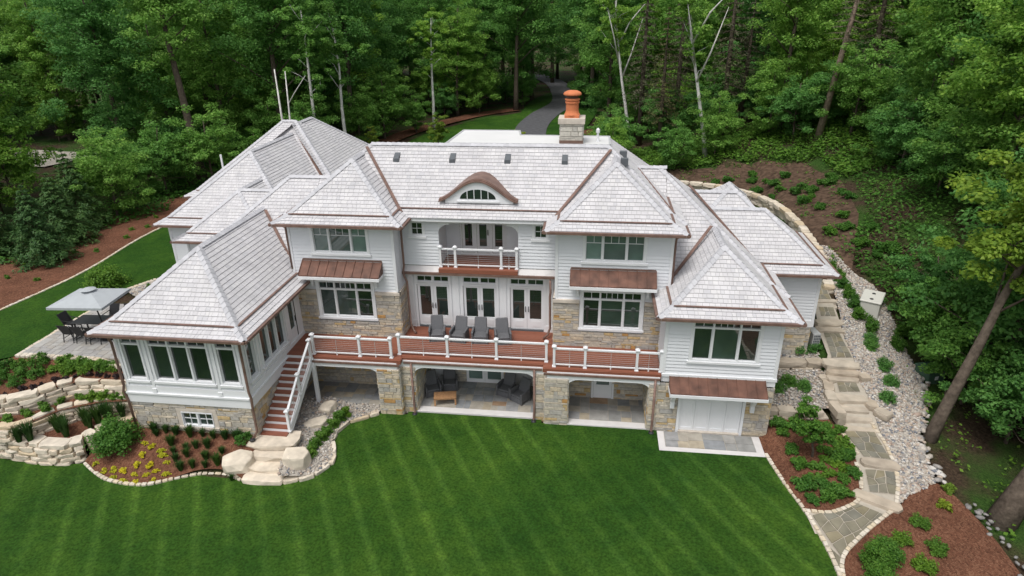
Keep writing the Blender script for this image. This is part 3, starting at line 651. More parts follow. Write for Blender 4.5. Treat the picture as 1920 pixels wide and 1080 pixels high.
roof('tall lower roof right of the upper bay', 23.47, 28.75, 2.4, 13.6, ZL, 'FR', 'X', left_hip=False, seed=17, gut='', soffit=False)
roof('upper strip of the lower right roof', 21.6, 23.46, 2.4, 13.6, ZL, 'F', 'X', left_hip=False, right_hip=False, seed=27, gut='', dmin=3.75, soffit=False)
roof('wide low roof of the right wing', 22.0, 31.72, 5.15, 11.5, ZL, 'FR', 'X', left_hip=False, seed=18, dtop=3.05)
roof('raised hip on the right wing roof', 22.85, 31.2, 5.15, 14.0, ZL, 'LR', 'Y', back=True, seed=19, dmin=3.0, soffit=False)
roof('small peak of the right wing roof', 22.85, 31.2, 5.15, 14.0, ZL, 'F', 'Y', back=True, ridge=False, seed=29, dmin=3.86, soffit=False)
roof('low ridge joining the right wing roofs', 20.0, 31.2, 5.15, 13, ZL, 'F', 'X', dtop=3.85, dmin=3.06, left_hip=False,  soffit=False, seed=20)
roof('tall lower roof left of the upper bay', -1.2, 5.46, 2.0, 11.9, ZL, 'FL', 'X', right_hip=False, seed=21, gut='', soffit=False)
roof('upper strip of the lower left roof', 5.47, 7.4, 2.0, 11.9, ZL, 'F', 'X', left_hip=False, right_hip=False, seed=28, gut='', dmin=3.8, soffit=False)
roof('low hip roof of the left wing', -4.05, 6.0, 7.05, 13.0, ZL, 'FL', 'X', right_hip=False, seed=22)
roof('short ridge running back from the left wing', -4.05, 1.85, 7.05, 15.5, ZL, 'LR', 'Y', seed=23, soffit=False, gut='L')
roof('larger hip roof behind the left wing', -7.0, 2.2, 9.75, 21.5, ZL, 'FLR', 'Y', seed=24)
roof('broad hip roof at the far left', -8.9, 3.1, 16.0, 27.0, ZL, 'FLRB', 'X', seed=25)
roof('rearmost roof of the left wing', -7.7, 2.8, 15.6, 29.6, ZL, 'LR', 'Y', back=True, seed=26, left_hip=False, right_hip=False, soffit=False)
# copper valleys
vl = MB()
def valley(p, q, w=.15):
    p, q = Vector(p), Vector(q); d = (q-p).normalized(); s_ = d.cross(Vector((0, 0, 1))).normalized()*w/2; k = Vector((0, 0, .07))
    MB().obox((p+q)/2+k, s_, (q-p)/2, Vector((0, 0, .02))).build('copper_valley', MT['copper'], HOUSE)
def vpt(x, y, z): return (x, y, z)
valley((11.2-.4, 3.2+.25, ZH+.15), (8.35, 6.45, 11.55)); valley((17.76+.4, 3.2+.25, ZH+.15), (20.6, 6.45, 11.55))
valley((23.2, 2.5, ZL+.1), (25.45, 4.95, 8.3)); valley((5.62, 2.5, ZL+.15), (3.05, 5.1, 8.5))
valley((28.15, 5.35, ZL+.15), (24.85, 9.0, 9.2)); valley((23.65, 3.9, ZH+.1), (22.0, 7.6, 10.4), .14)
valley((-2.3, 20.9, 9.72), (2.0, 16.3, 6.1), .18)

# ---- wall builders.  place(u, out, z) -> world
def facing(side, c):
    return {'F': lambda u, o, z: (u, c-o, z), 'R': lambda u, o, z: (c+o, u, z), 'L': lambda u, o, z: (c-o, u, z)}[side]
def pbox(mb, P, u0, u1, o0, o1, z0, z1):
    mb.hexa([P(u0, o0, z0), P(u1, o0, z0), P(u1, o1, z0), P(u0, o1, z0), P(u0, o0, z1), P(u1, o0, z1), P(u1, o1, z1), P(u0, o1, z1)])
def spans(u0, u1, za, zb, ops):
    iv = [(u0, u1)]
    for a, b, c, d in ops:
        if c < zb-1e-4 and d > za+1e-4:
            nv = []
            for s, e in iv:
                if b <= s or a >= e: nv.append((s, e)); continue
                if a > s: nv.append((s, a))
                if b < e: nv.append((b, e))
            iv = nv
    return iv
def siding(P, u0, u1, z0, z1, ops=(), exp=.165, corner=True):
    mb = MB(); zs = [z0]
    while zs[-1] < z1-1e-4: zs.append(min(z1, zs[-1]+exp))
    for a, b in zip(zs, zs[1:]):
        cuts = sorted({a, b} | {q for o in ops for q in (o[2], o[3]) if a < q < b})
        for c, d in zip(cuts, cuts[1:]):
            f = lambda z_: .042-.036*(z_-a)/exp
            for s, e in spans(u0, u1, c, d, ops):
                mb.quad(P(s, f(c), c), P(e, f(c), c), P(e, f(d), d), P(s, f(d), d))
                if c == a: mb.quad(P(s, 0, c), P(e, 0, c), P(e, f(c), c), P(s, f(c), c))
    o = mb.build('siding_wall', MT['siding'], HOUSE)
    if corner:
        for ua, ub in ((u0-.035, u0+.1), (u1-.1, u1+.035)): t = MB(); pbox(t, P, ua, ub, -.05, .055, z0, z1); t.build('corner_board', MT['trim'], o)
    return o
def plain(P, u0, u1, z0, z1, ops=(), name='panel_wall', out=0, mat='trim'):
    mb = MB(); zs = sorted({z0, z1} | {q for o in ops for q in (o[2], o[3]) if z0 < q < z1})
    for a, b in zip(zs, zs[1:]):
        for s, e in spans(u0, u1, a, b, ops): mb.quad(P(s, out, a), P(e, out, a), P(e, out, b), P(s, out, b))
    return mb.build(name, MT[mat], HOUSE)
def stonework(P, u0, u1, z0, z1, ops=(), seed=1, single=False, mat='stone'):
    r_ = random.Random(seed); back = plain(P, u0, u1, z0, z1, ops, 'stone_wall', 0, 'mortar'); mb = MB(); z = z0
    while z < z1-.02:
        hh = r_.choice((.09, .12, .14, .17, .2, .24)); zt = min(z1, z+hh)
        if z1-zt < .05: zt = z1
        cuts = sorted({z, zt} | {q for o in ops for q in (o[2], o[3]) if z < q < zt})
        for c, d in zip(cuts, cuts[1:]):
            for s, e in spans(u0, u1, c, d, ops):
                u = s
                while u < e-.02:
                    w = r_.uniform(.18, .75)*(1.1 if hh < .15 else .85); b = min(e, u+w)
                    if e-b < .1: b = e
                    tall = False
                    g_ = .009; o_ = r_.uniform(.018, .05); k = .008
                    one = single and INDIVIDUAL['stone'] < 300 and (d-c) > .08
                    t = MB() if one else mb
                    if b-u > .04 and d-c > .03:
                        a0, a1, c0, c1 = u+g_, b-g_, c+g_, d-g_
                        t.hexa([P(a0, -.01, c0), P(a1, -.01, c0), P(a1-k, o_, c0+k), P(a0+k, o_, c0+k), P(a0, -.01, c1), P(a1, -.01, c1), P(a1-k, o_, c1-k), P(a0+k, o_, c1-k)])
                        if one: t.build('stone', MT[mat], back); INDIVIDUAL['stone'] += 1
                    u = b
        z = zt
    if mb.v: mb.build('stone_field', MT[mat], back, kind='stuff')
    return back
def window(P, u0, u1, z0, z1, lights=1, transom=0, munt=(0, 0), tm=2, casing=.11, glass='glass', widths=None, sill=True, name='window', dep=.07, head_munt=None):
    """opening u0..u1 x z0..z1; lights = panes side by side; transom = height of the top lights"""
    f = MB(); pbox(f, P, u0-casing, u0+.03, -dep-.03, .055, z0-.02, z1+casing); pbox(f, P, u1-.03, u1+casing, -dep-.03, .055, z0-.02, z1+casing)
    pbox(f, P, u0+.03, u1-.03, -dep-.03, .055, z1-.05, z1+casing); pbox(f, P, u0+.03, u1-.03, -dep-.03, .05, z0-.02, z0+.06)
    ws = widths or [1]*lights; tot = sum(ws); W = u1-u0-.06; u = u0+.03; part = None; panes = []
    for i, w in enumerate(ws):
        a = u+W*sum(ws[:i])/tot; b = u+W*sum(ws[:i+1])/tot
        if i: pbox(f, P, a-.042, a+.042, -dep-.03, .035, z0+.06, z1-.05)
        a += .042 if i else 0; b -= .042 if i < len(ws)-1 else 0
        zt = z1-.05
        if transom:
            zt = z1-.05-transom; pbox(f, P, a, b, -dep-.03, .03, zt-.04, zt+.04)
            panes.append((a, b, zt+.04, z1-.05))
            n_ = tm[i] if hasattr(tm, '__len__') else tm
            for k in range(1, n_): c = a+(b-a)*k/n_; pbox(f, P, c-.013, c+.013, -dep-.01, -dep+.03, zt+.04, z1-.05)
            zt -= .04
        panes.append((a, b, z0+.06, zt))
        s_ = .024; pbox(f, P, a, a+s_, -dep-.01, -dep+.05, z0+.06, zt); pbox(f, P, b-s_, b, -dep-.01, -dep+.05, z0+.06, zt); pbox(f, P, a+s_, b-s_, -dep-.01, -dep+.05, z0+.06, z0+.06+s_); pbox(f, P, a+s_, b-s_, -dep-.01, -dep+.05, zt-s_, zt)
        if munt[0] or munt[1]:
            for k in range(1, munt[0]): c = a+(b-a)*k/munt[0]; pbox(f, P, c-.013, c+.013, -dep-.01, -dep+.03, z0+.06, zt)
            for k in range(1, munt[1]): c = z0+.06+(zt-z0-.06)*k/munt[1]; pbox(f, P, a, b, -dep-.01, -dep+.028, c-.013, c+.013)
        if head_munt:     # small lights in the top of the sash
            hz = zt-head_munt; pbox(f, P, a, b, -dep-.01, -dep+.028, hz-.013, hz+.013); n_ = tm[i] if hasattr(tm, '__len__') else tm
            for k in range(1, n_): c = a+(b-a)*k/n_; pbox(f, P, c-.013, c+.013, -dep-.01, -dep+.03, hz, zt)
    part = f.build(name, MT['trim'], HOUSE)
    for a, b, c, d in panes:
        g_ = MB(); g_.quad(P(a-.01, -dep, c-.01), P(b+.01, -dep, c-.01), P(b+.01, -dep, d+.01), P(a-.01, -dep, d+.01)); g_.build('pane', MT[glass], part)
    if sill:
        s_ = MB(); pbox(s_, P, u0-casing-.06, u1+casing+.06, -.02, .10, z0-.12, z0-.022); s_.build('sill', MT['trim'], part)
    return part
def op(u0, u1, z0, z1): return (u0, u1, z0, z1)

# ---- sunroom
PF = facing('F', -3.42); PR = facing('R', 5.55); PLs = facing('L', -.05)
o_b = op(2.2, 3.66, 1.24, 1.98)
stonework(PF, -.05, 5.55, .35, 2.36, [op(1.98, 3.88, 1.08, 2.14)], 1, True)
MB().box(1.98, 3.88, -3.46, -3.40, 1.985, 2.14).build('stone_lintel', MT['limestone'], HOUSE)
MB().box(1.98, 3.88, -3.50, -3.40, 1.08, 1.2).build('stone_sill', MT['limestone'], HOUSE)
for a, b in ((1.98, 2.19), (3.67, 3.88)): MB().box(a, b, -3.45, -3.40, 1.2, 1.985).build('stone_jamb', MT['limestone'], HOUSE)
window(PF, 2.2, 3.66, 1.22, 1.96, 2, munt=(2, 2), sill=False, casing=.0, dep=.05)
stonework(PR, -3.42, 2.41, .0, 2.36, (), 2); stonework(PLs, -3.42, 3, .6, 2.36, (), 3)
def band(P, u0, u1):
    t = MB(); pbox(t, P, u0-.04, u1+.04, -.05, .07, 2.36, 2.80); pbox(t, P, u0-.06, u1+.06, -.05, .12, 2.80, 2.88); pbox(t, P, u0-.04, u1+.04, -.05, .05, 2.88, 3.2); t.build('skirt_band', MT['trim'], HOUSE)
band(PF, -.05, 5.55); band(PR, -3.36, 2.41); band(PLs, -3.36, 3)
so = [op(.22, 1.06, 3.5, 5.53), op(1.47, 4.1, 3.5, 5.53), op(4.5, 5.31, 3.5, 5.53)]
plain(PF, -.05, 5.55, 3.2, 5.9, so)
for a, b, c, d in so:
    n_ = 3 if b-a > 2 else 1
    window(PF, a, b, c, d, n_, transom=.24, tm=2, casing=.06, dep=.09)
ro = [op(-3.06, -2.38, 3.5, 5.53), op(-1.86, .42, 3.5, 5.53), op(.95, 1.72, 3.08, 5.62)]
plain(PR, -3.42, 2.41, 3.2, 5.9, ro)
window(PR, *ro[0], 1, transom=.24, casing=.06, dep=.09); window(PR, *ro[1], 3, transom=.24, casing=.06, dep=.09)
plain(PLs, -3.42, 6, 3.2, 5.9, [op(-2.9, 2, 3.5, 5.53)]); window(PLs, -2.9, 2, 3.5, 5.62, 5, transom=.24, casing=.06, dep=.09)
pn = MB()       # raised panels and pilasters
for a, b in ((.2, 1.05), (1.45, 2.7), (2.85, 4.1), (4.5, 5.3)):
    pbox(pn, PF, a, b, 0, .03, 3.0, 3.06); pbox(pn, PF, a, b, 0, .03, 3.3, 3.34)
for a, b in ((-3.1, -2.3), (-1.9, -.75), (-.65, .45)): pbox(pn, PR, a, b, 0, .055, 3.0, 3.06)
for u in (-.02, 5.42): pbox(pn, PF, u, u+.12, 0, .05, 3.2, 5.9)
for u in (1.2, 4.24): pbox(pn, PF, u, u+.13, 0, .05, 3.2, 5.9); pbox(pn, PF, u-.03, u+.16, 0, .09, 2.9, 3.1)
for u in (-3.4, -2.2, .55): pbox(pn, PR, u, u+.14, 0, .05, 3.2, 5.9)
pn.build('pilaster_trim', MT['trim'], HOUSE)
def door(P, u0, u1, z0, z1, leafs=1, glass0=.62, handle=True, name='door', gmat='glass', dep=.06, screen=False):
    f = MB(); W = (u1-u0)/leafs; lp = []
    for i in range(leafs):
        a, b = u0+W*i+.006, u0+W*(i+1)-.006; s_ = .13
        g0, g1 = z0+glass0, z1-.13
        pbox(f, P, a, a+s_, -dep-.04, -dep+.03, z0, z1); pbox(f, P, b-s_, b, -dep-.04, -dep+.03, z0, z1)
        pbox(f, P, a+s_, b-s_, -dep-.04, -dep+.03, z0, g0); pbox(f, P, a+s_, b-s_, -dep-.04, -dep+.03, g1, z1); lp.append((a+s_, b-s_, g0, g1))
        if glass0 > .4: pbox(f, P, a+s_+.07, b-s_-.07, -dep, -dep+.045, z0+.14, g0-.1)
    d = f.build(name, MT['trim'], HOUSE)
    for a, b, c, e in lp:
        g_ = MB(); g_.quad(P(a, -dep-.01, c), P(b, -dep-.01, c), P(b, -dep-.01, e), P(a, -dep-.01, e)); g_.build('pane', MT[gmat], d)
    if handle:
        for s_ in ((-1, 1) if leafs == 2 else (1,)):
            c = (u0+u1)/2+s_*.075 if leafs == 2 else u1-.07
            k = MB(); pbox(k, P, c-.02, c+.02, -dep+.03, -dep+.05, z0+.95, z0+1.25); pbox(k, P, c-.015, c+.015, -dep+.05, -dep+.1, z0+1.0, z0+1.18); k.build('handle', MT['black_metal'], d)
    return d
door(PR, .97, 1.7, 3.08, 5.55, 1, .7, name='screen_door', gmat='glass')

# ---- left and right upper bays
for s, X0, X1, seed in ((0, 5.48, 10.62, 4), (1, 18.25, 23.45, 5)):
    P = facing('F', 2.41); sh = 0 if s == 0 else 12.88
    up_o = op(6.68+sh, 9.33+sh, 7.38, 8.66); lo_o = op(6.66+sh, 9.34+sh, 4.02, 5.92)
    siding(P, X0, X1, 5.45, ZH-.15, [up_o, op(lo_o[0], lo_o[1], 4.02, 5.92)])
    window(P, *up_o, 3, widths=(1, 1.42, 1), tm=(2, 3, 2), head_munt=.36, glass='glass_up')
    stonework(facing('F', 2.33), X0-.08, X1+.08, 2.6, 5.3, [op(6.5+sh, 9.5+sh, 3.8, 5.3)], seed)
    for ca_, cb_ in ((X0-.12, 6.5+sh), (9.5+sh, X1+.12)): MB().box(ca_, cb_, 2.24, 2.42, 5.3, 5.45).build('stone_cap', MT['limestone'], HOUSE)
    window(facing('F', 2.35), *lo_o, 3, widths=(1, 1.42, 1), transom=.36, tm=(2, 4, 2), casing=.14, dep=.05)
    plain(facing('F', 2.36), 6.5+sh, 9.5+sh, 3.8, 5.46, [lo_o])
    # copper awning over the lower window
    ax0, ax1 = (6.02, 9.98) if s == 0 else (18.93, 22.8); aw = MB(); aw.hexa([(ax0,1.68,6.40),(ax1,1.68,6.40),(ax1,2.40,6.40),(ax0,2.40,6.40),(ax0,1.68,6.45),(ax1,1.68,6.45),(ax1,2.40,6.98),(ax0,2.40,6.98)])
    a_o = aw.build('copper_awning', MT['copper_roof'], HOUSE)
    sm_ = MB(); n_ = 9
    for i in range(n_+1): x = ax0+(ax1-ax0)*i/n_; sm_.obox((x, 2.04, 6.735), (.012, 0, 0), (0, .365, .27), (0, -.012, .02))
    sm_.build('standing_seam', MT['copper_roof'], a_o); MB().box(ax0-.02, ax1+.02, 1.64, 2.4, 6.26, 6.40).build('awning_fascia', MT['trim'], a_o)
    MB().box(ax0+.02, ax1-.02, 2.36, 2.42, 6.98, 7.06).build('awning_flashing', MT['copper'], a_o)
    br = MB()
    for x in (6.4+sh, 9.6+sh): br.box(x-.06, x+.06, 2.18, 2.37, 5.7, 6.26); br.hexa([(x-.06,1.9,6.1),(x+.06,1.9,6.1),(x+.06,2.2,6.1),(x-.06,2.2,6.1),(x-.06,1.75,6.26),(x+.06,1.75,6.26),(x+.06,2.2,6.26),(x-.06,2.2,6.26)])
    br.build('awning_bracket', MT['trim'], a_o)
# side returns
siding(facing('R', 10.62), 2.41, 3.65, 5.45, ZH-.15, corner=False); stonework(facing('R', 10.70), 2.33, 3.66, 2.9, 5.3, (), 31); MB().box(10.6, 10.74, 2.3, 3.66, 5.302, 5.45).build('stone_cap', MT['limestone'], HOUSE)
siding(facing('L', 18.25), 2.41, 3.65, 5.45, ZH-.15, corner=False); stonework(facing('L', 18.17), 2.33, 3.66, 2.9, 5.3, (), 32); MB().box(18.13, 18.27, 2.3, 3.66, 5.302, 5.45).build('stone_cap', MT['limestone'], HOUSE)
siding(facing('L', 5.48), 2.41, 9, 5.0, ZH-.15, corner=False); siding(facing('R', 23.45), 2.41, 9, 5.0, ZH-.15, corner=False)
# ---- middle: French doors below, balcony above
PM = facing('F', 3.65)
dx = [(11.22, 12.88), (13.57, 15.27), (15.93, 17.62)]
dops = [op(a, b, 3.1, 5.38) for a, b in dx]+[op(a, b, 5.48, 5.88) for a, b in dx]
plain(PM, 10.62, 18.25, 2.9, 6.2, dops)
tr = MB()
for a, b in dx:
    door(PM, a, b, 3.1, 5.38, 2, .55)
    w_ = window(PM, a, b, 5.48, 5.88, 2, tm=2, munt=(2, 1), casing=.07, sill=False, dep=.05)
    pbox(tr, PM, a-.1, a-.002, 0, .05, 3.0, 5.95); pbox(tr, PM, b+.002, b+.1, 0, .05, 3.0, 5.95); pbox(tr, PM, a-.002, b+.002, 0, .05, 5.382, 5.478)
for u in (10.9, 13.2, 15.58, 17.9): pbox(tr, PM, u-.17, u+.17, 0, .04, 3.0, 6.0); pbox(tr, PM, u-.19, u+.19, 0, .07, 3.0, 3.35)
pbox(tr, PM, 10.62, 18.25, 0, .09, 5.99, 6.12); tr.build('pilaster_trim', MT['trim'], HOUSE)
th = MB()
for a, b in dx: pbox(th, PM, a, b, -.05, .05, 3.0, 3.09)
th.build('threshold', MT['dark_grey'], HOUSE)
lg = MB()
for u in (10.95, 17.95): pbox(lg, PM, u-.13, u+.13, 0, .14, 5.78, 5.92)
lg.build('wall_light', MT['trim'], HOUSE)
lo = op(12.5, 16.37, 6.38, 8.62); sw = [op(11.14, 11.74, 7.93, 8.64), op(17.14, 17.74, 7.93, 8.64)]
siding(PM, 10.62, 18.25, 6.42, ZH-.12, [lo]+sw, corner=False)
for o_ in sw: window(PM, *o_, 1, munt=(2, 2), casing=.1, dep=.05)
# ledge roof with gutter between storeys
lr = MB(); lr.hexa([(10.63,3.28,6.12),(18.24,3.28,6.12),(18.24,3.64,6.12),(10.63,3.64,6.12),(10.63,3.28,6.17),(18.24,3.28,6.17),(18.24,3.64,6.38),(10.63,3.64,6.38)]); lr.build('ledge_roof', MT['concrete'], HOUSE)
MB().bar((10.64,3.24,6.13), (18.23,3.24,6.13), .12, .11).build('gutter', MT['copper'], HOUSE)
MB().box(12.5, 16.37, 3.2, 3.64, 6.20, 6.40).build('balcony_nosing', MT['deck'], HOUSE)
# recessed balcony
lb = MB(); lb.quad((12.5,3.65,6.3),(12.5,5.3,6.3),(12.5,5.3,8.8),(12.5,3.65,8.8)); lb.quad((16.37,3.65,6.3),(16.37,3.65,8.8),(16.37,5.3,8.8),(16.37,5.3,6.3)); lb.quad((12.5,3.65,8.78),(16.37,3.65,8.78),(16.37,5.3,8.78),(12.5,5.3,8.78))
lb.build('balcony_lining', MT['siding'], HOUSE)
PB = facing('F', 5.3); bo = [op(13.3, 13.95, 6.5, 8.6), op(14.05, 14.7, 6.5, 8.6), op(14.85, 15.5, 6.5, 8.6)]
siding(PB, 12.5, 16.37, 6.38, 8.78, [op(13.2, 15.6, 6.38, 8.7)], corner=False)
plain(PB, 13.2, 15.6, 6.38, 8.7, bo)
for o_ in bo: door(PB, *o_, 1, .35, handle=o_ is bo[1], name='balcony_door')
bd = MB()
for i in range(12): bd.box(12.51, 16.36, 3.66+i*.137, 3.66+i*.137+.128, 6.30, 6.385)
bd.build('balcony_floor', MT['deck'], HOUSE)
ar = MB()        # arch brackets at the opening corners
for sx, x in ((1, 12.5), (-1, 16.37)):
    pts = [(x, 8.62), (x, 8.12)]+[(x+sx*(.55-.55*math.cos(t)), 8.12+.42*math.sin(t)) for t in [i*math.pi/12 for i in range(1, 7)]]+[(x+sx*.55, 8.62)]
    if sx < 0: pts = pts[::-1]
    ar.poly([(a, 3.62, b) for a, b in pts[::-1]])
ar.box(12.4, 16.47, 3.60, 3.66, 8.62, 8.84); ar.build('arch_trim', MT['trim'], HOUSE)
# ---- garage wing
PG = facing('F', .25); go = op(24.35, 27.12, 3.72, 5.72)
siding(PG, 23.2, 28.02, 3.0, ZL-.1, [go]); window(PG, *go, 3, widths=(1, 1.42, 1), transom=.33, tm=(2, 4, 2), casing=.12)
siding(facing('L', 23.2), .25, 2.41, 3.0, ZL-.1); siding(facing('R', 28.02), .25, 9, 3.0, ZL-.1)
sk = MB(); sk.box(23.12, 28.1, .16, 9, 2.86, 3.0); sk.box(23.16, 28.06, .2, 9, 2.58, 2.86); sk.build('skirt_band', MT['trim'], HOUSE)
gd = op(23.98, 26.92, -.1, 2.12)
stonework(facing('F', .1), 22.85, 28.02, -.1, 2.58, [gd], 7); stonework(facing('R', 28.02), .1, 9, -.1, 2.58, (), 8)
d_ = MB(); d_.box(24.1, 26.8, .16, .2, .1, 2.0)
for i in range(4):
    a = 24.1+.675*i; d_.box(a+.01, a+.09, .13, .165, .1, 2.0); d_.box(a+.585, a+.665, .13, .165, .1, 2.0); d_.box(a+.09, a+.585, .13, .165, 1.72, 1.78); d_.box(a+.09, a+.585, .13, .165, .1, .25)
gdo = d_.build('garage_door', MT['trim'], HOUSE)
gp = []
for i in range(8): a = 24.16+i*.328+(.04 if i > 3 else 0); MB().box(a, a+.27, .125, .158, 1.80, 1.94).build('pane', MT['glass'], gdo)
fr = MB(); fr.box(23.98, 24.1, .04, .2, -.05, 2.12); fr.box(26.8, 26.92, .04, .2, -.05, 2.12); fr.box(24.1, 26.8, .06, .2, 2.0, 2.12); fr.build('door_frame', MT['trim'], gdo)
MB().box(24.1, 26.8, .0, .2, -.1, .1).build('door_sill', MT['limestone'], gdo)
aw = MB(); aw.hexa([(23.5,-.62,2.44),(27.62,-.62,2.44),(27.62,.15,2.44),(23.5,.15,2.44),(23.5,-.62,2.48),(27.62,-.62,2.48),(27.62,.15,2.9),(23.5,.15,2.9)]); a_o = aw.build('copper_awning', MT['copper_roof'], HOUSE)
sm_ = MB()
for i in range(11): x = 23.51+4.1*i/10; sm_.obox((x, -.235, 2.70), (.012, 0, 0), (0, .385, .21), (0, -.012, .02))
sm_.build('standing_seam', MT['copper_roof'], a_o); MB().box(23.48, 27.64, -.66, .14, 2.30, 2.44).build('awning_fascia', MT['trim'], a_o)
br = MB()
for x in (23.72, 27.2):
    br.box(x-.09, x+.09, -.08, .08, 1.35, 2.3); br.hexa([(x-.08,-.3,2.0),(x+.08,-.3,2.0),(x+.08,-.08,1.7),(x-.08,-.08,1.7),(x-.08,-.5,2.3),(x+.08,-.5,2.3),(x+.08,-.08,2.3),(x-.08,-.08,2.3)])
br.build('awning_bracket', MT['trim'], a_o)
# ---- right wing and left wings
PW = facing('F', 5.6); wo_ = op(28.55, 28.95, 4.75, 5.5)
siding(PW, 28.02, 31.08, 3.3, ZL-.1, [wo_]); window(PW, *wo_, 1, casing=.07); siding(facing('R', 31.08), 5.6, 14, 3.3, ZL-.1)
MB().box(28.04, 31.14, 5.54, 14, 2.95, 3.3).build('skirt_band', MT['trim'], HOUSE); stonework(facing('F', 5.6), 28.02, 31.05, .9, 2.95, [op(29.2, 29.75, 2.45, 2.85)], 9); stonework(facing('R', 31.05), 5.6, 14, .9, 2.95, (), 10)
MB().box(29.2, 29.75, 5.58, 5.66, 2.45, 2.85).build('vent_grille', MT['dark_grey'], HOUSE)
siding(facing('F', 7.6), -3.5, 5, 3.2, ZL-.1); siding(facing('L', -3.5), 7.6, 16, 3.2, ZL-.1, corner=False)
siding(facing('F', 10.3), -6.45, -3.5, 3.2, ZL-.1); siding(facing('L', -6.45), 10.3, 24, 3.2, ZL-.1, corner=False); siding(facing('L', -8.3), 16.6, 27, 3.2, ZL-.1, corner=False); siding(facing('F', 16.6), -8.3, -6, 3.2, ZL-.1)
stonework(facing('F', 7.55), -3.55, 5, 2.5, 3.2, (), 41); stonework(facing('F', 10.25), -6.5, -3.5, 2.5, 3.2, (), 42)
# ---- lower level behind the deck piers
stonework(facing('F', 2.35), 5.55, 10.4, -.1, 2.75, [op(6.95, 8.95, 1.55, 2.15)], 11); window(facing('F', 2.35), 6.95, 8.95, 1.55, 2.15, 2, casing=.08, dep=.04)
stonework(facing('F', 3.15), 10.4, 18.6, -.1, 2.75, [op(13.65, 15.6, .12, 2.2), op(11.8, 12.8, .1, 2.2), op(16.2, 17.2, .1, 2.2)], 12)
door(facing('F', 3.15), 13.65, 15.6, .12, 2.2, 2, .2, handle=False, name='patio_door', gmat='glass_up', dep=.02)
wp = MB(); wp.box(11.8, 12.8, 3.1, 3.14, .1, 2.2); wp.box(16.2, 17.2, 3.1, 3.14, .1, 2.2); wp.build('white_panel', MT['trim'], HOUSE)
stonework(facing('F', 2.35), 18.6, 23.0, -.1, 2.75, [op(20.2, 21.1, .12, 2.05)], 13); door(facing('F', 2.35), 20.2, 21.1, .12, 2.05, 1, .75, handle=True, name='patio_door', gmat='glass_up', dep=.02)
sd_ = MB(); sd_.box(20.1, 20.198, 2.31, 2.37, .1, 2.14); sd_.box(21.102, 21.2, 2.31, 2.37, .1, 2.14); sd_.box(20.198, 21.102, 2.31, 2.37, 2.052, 2.14); sd_.build('door_frame', MT['trim'], HOUSE)
# piers: front and side faces
def pier(x0, x1, yf, yb, seed):
    stonework(facing('F', yf), x0, x1, -.1, 2.5, (), seed); stonework(facing('R', x1), yf, yb, -.1, 2.5, (), seed+50); stonework(facing('L', x0), yf, yb, -.1, 2.5, (), seed+80)
    MB().box(x0-.0, x1+.0, yf+.002, yb, 2.5, 2.52).build('pier_top', MT['limestone'], HOUSE)
pier(10.02, 11.1, .03, 2.35, 14); pier(11.1, 11.75, .36, 3.15, 15); pier(17.42, 18.0, .36, 3.15, 16); pier(17.95, 19.02, .03, 2.35, 17); pier(22.66, 23.0, .03, 2.35, 18)
def arch_beam(x0, x1, y, z0=2.5, z1=2.86, first=None, last=None):
    b = MB(); b.box(x0, x1, y, y+.22, z0, z1)
    for x, sx in ((first, 1), (last, -1)):
        if x is None: continue
        pts = [(x, z0), (x, z0-.32)]+[(x+sx*(.5-.5*math.cos(t)), z0-.32+.3*math.sin(t)) for t in [i*math.pi/10 for i in range(1, 6)]]+[(x+sx*.5, z0)]
        n0 = len(b.v); k = len(pts)
        b.v += [(a, y+.02, c) for a, c in pts]+[(a, y+.2, c) for a, c in pts]
        b.f.append(tuple(n0+i for i in (range(k) if sx > 0 else reversed(range(k))))); b.f.append(tuple(n0+k+i for i in (reversed(range(k)) if sx > 0 else range(k))))
        for i in range(k): b.f.append((n0+i, n0+(i+1) % k, n0+k+(i+1) % k, n0+k+i))
    b.build('arched_beam', MT['trim'], HOUSE)
arch_beam(6.9, 11.0, .05, first=None, last=10.02); arch_beam(11.0, 18.05, .38, first=11.75, last=17.42); arch_beam(18.05, 23.1, .05, first=19.02, last=22.66)
# ---- deck
dk = MB(); i = 0
for (x0, x1, y0, y1) in ((5.6, 11.15, .16, 2.3), (11.15, 17.9, .5, 2.36), (10.66, 18.2, 2.365, 3.62), (17.9, 23.15, .16, 2.3)):
    y = y0
    while y < y1: dk.box(x0+.002, x1-.002, y, min(y1, y+.137), 2.95, 3.0); y += .143
deck = dk.build('deck', MT['deck'], HOUSE)
fa = MB()
for (x0, x1, y) in ((6.85, 11.2, .12), (11.2, 17.85, .46), (17.85, 23.14, .12)): fa.box(x0, x1, y-.05, y+.035, 2.80, 2.985)
fa.box(11.15, 11.2, .16, .46, 2.8, 2.985); fa.box(17.85, 17.9, .16, .46, 2.8, 2.985); fa.build('deck_fascia', MT['deck'], deck)
gt = MB()
for (x0, x1, y) in ((6.85, 11.15, .02), (11.25, 17.8, .35), (17.9, 23.1, .02)): gt.box(x0, x1, y-.03, y+.03, 2.70, 2.80)
gt.build('deck_gutter', MT['copper'], deck)
MB().box(5.6, 23.0, .6, 2.3, 2.62, 2.9).build('deck_soffit', MT['trim'], deck); MB().box(11.2, 17.85, 2.3, 3.14, 2.62, 2.9).build('deck_soffit', MT['trim'], deck)
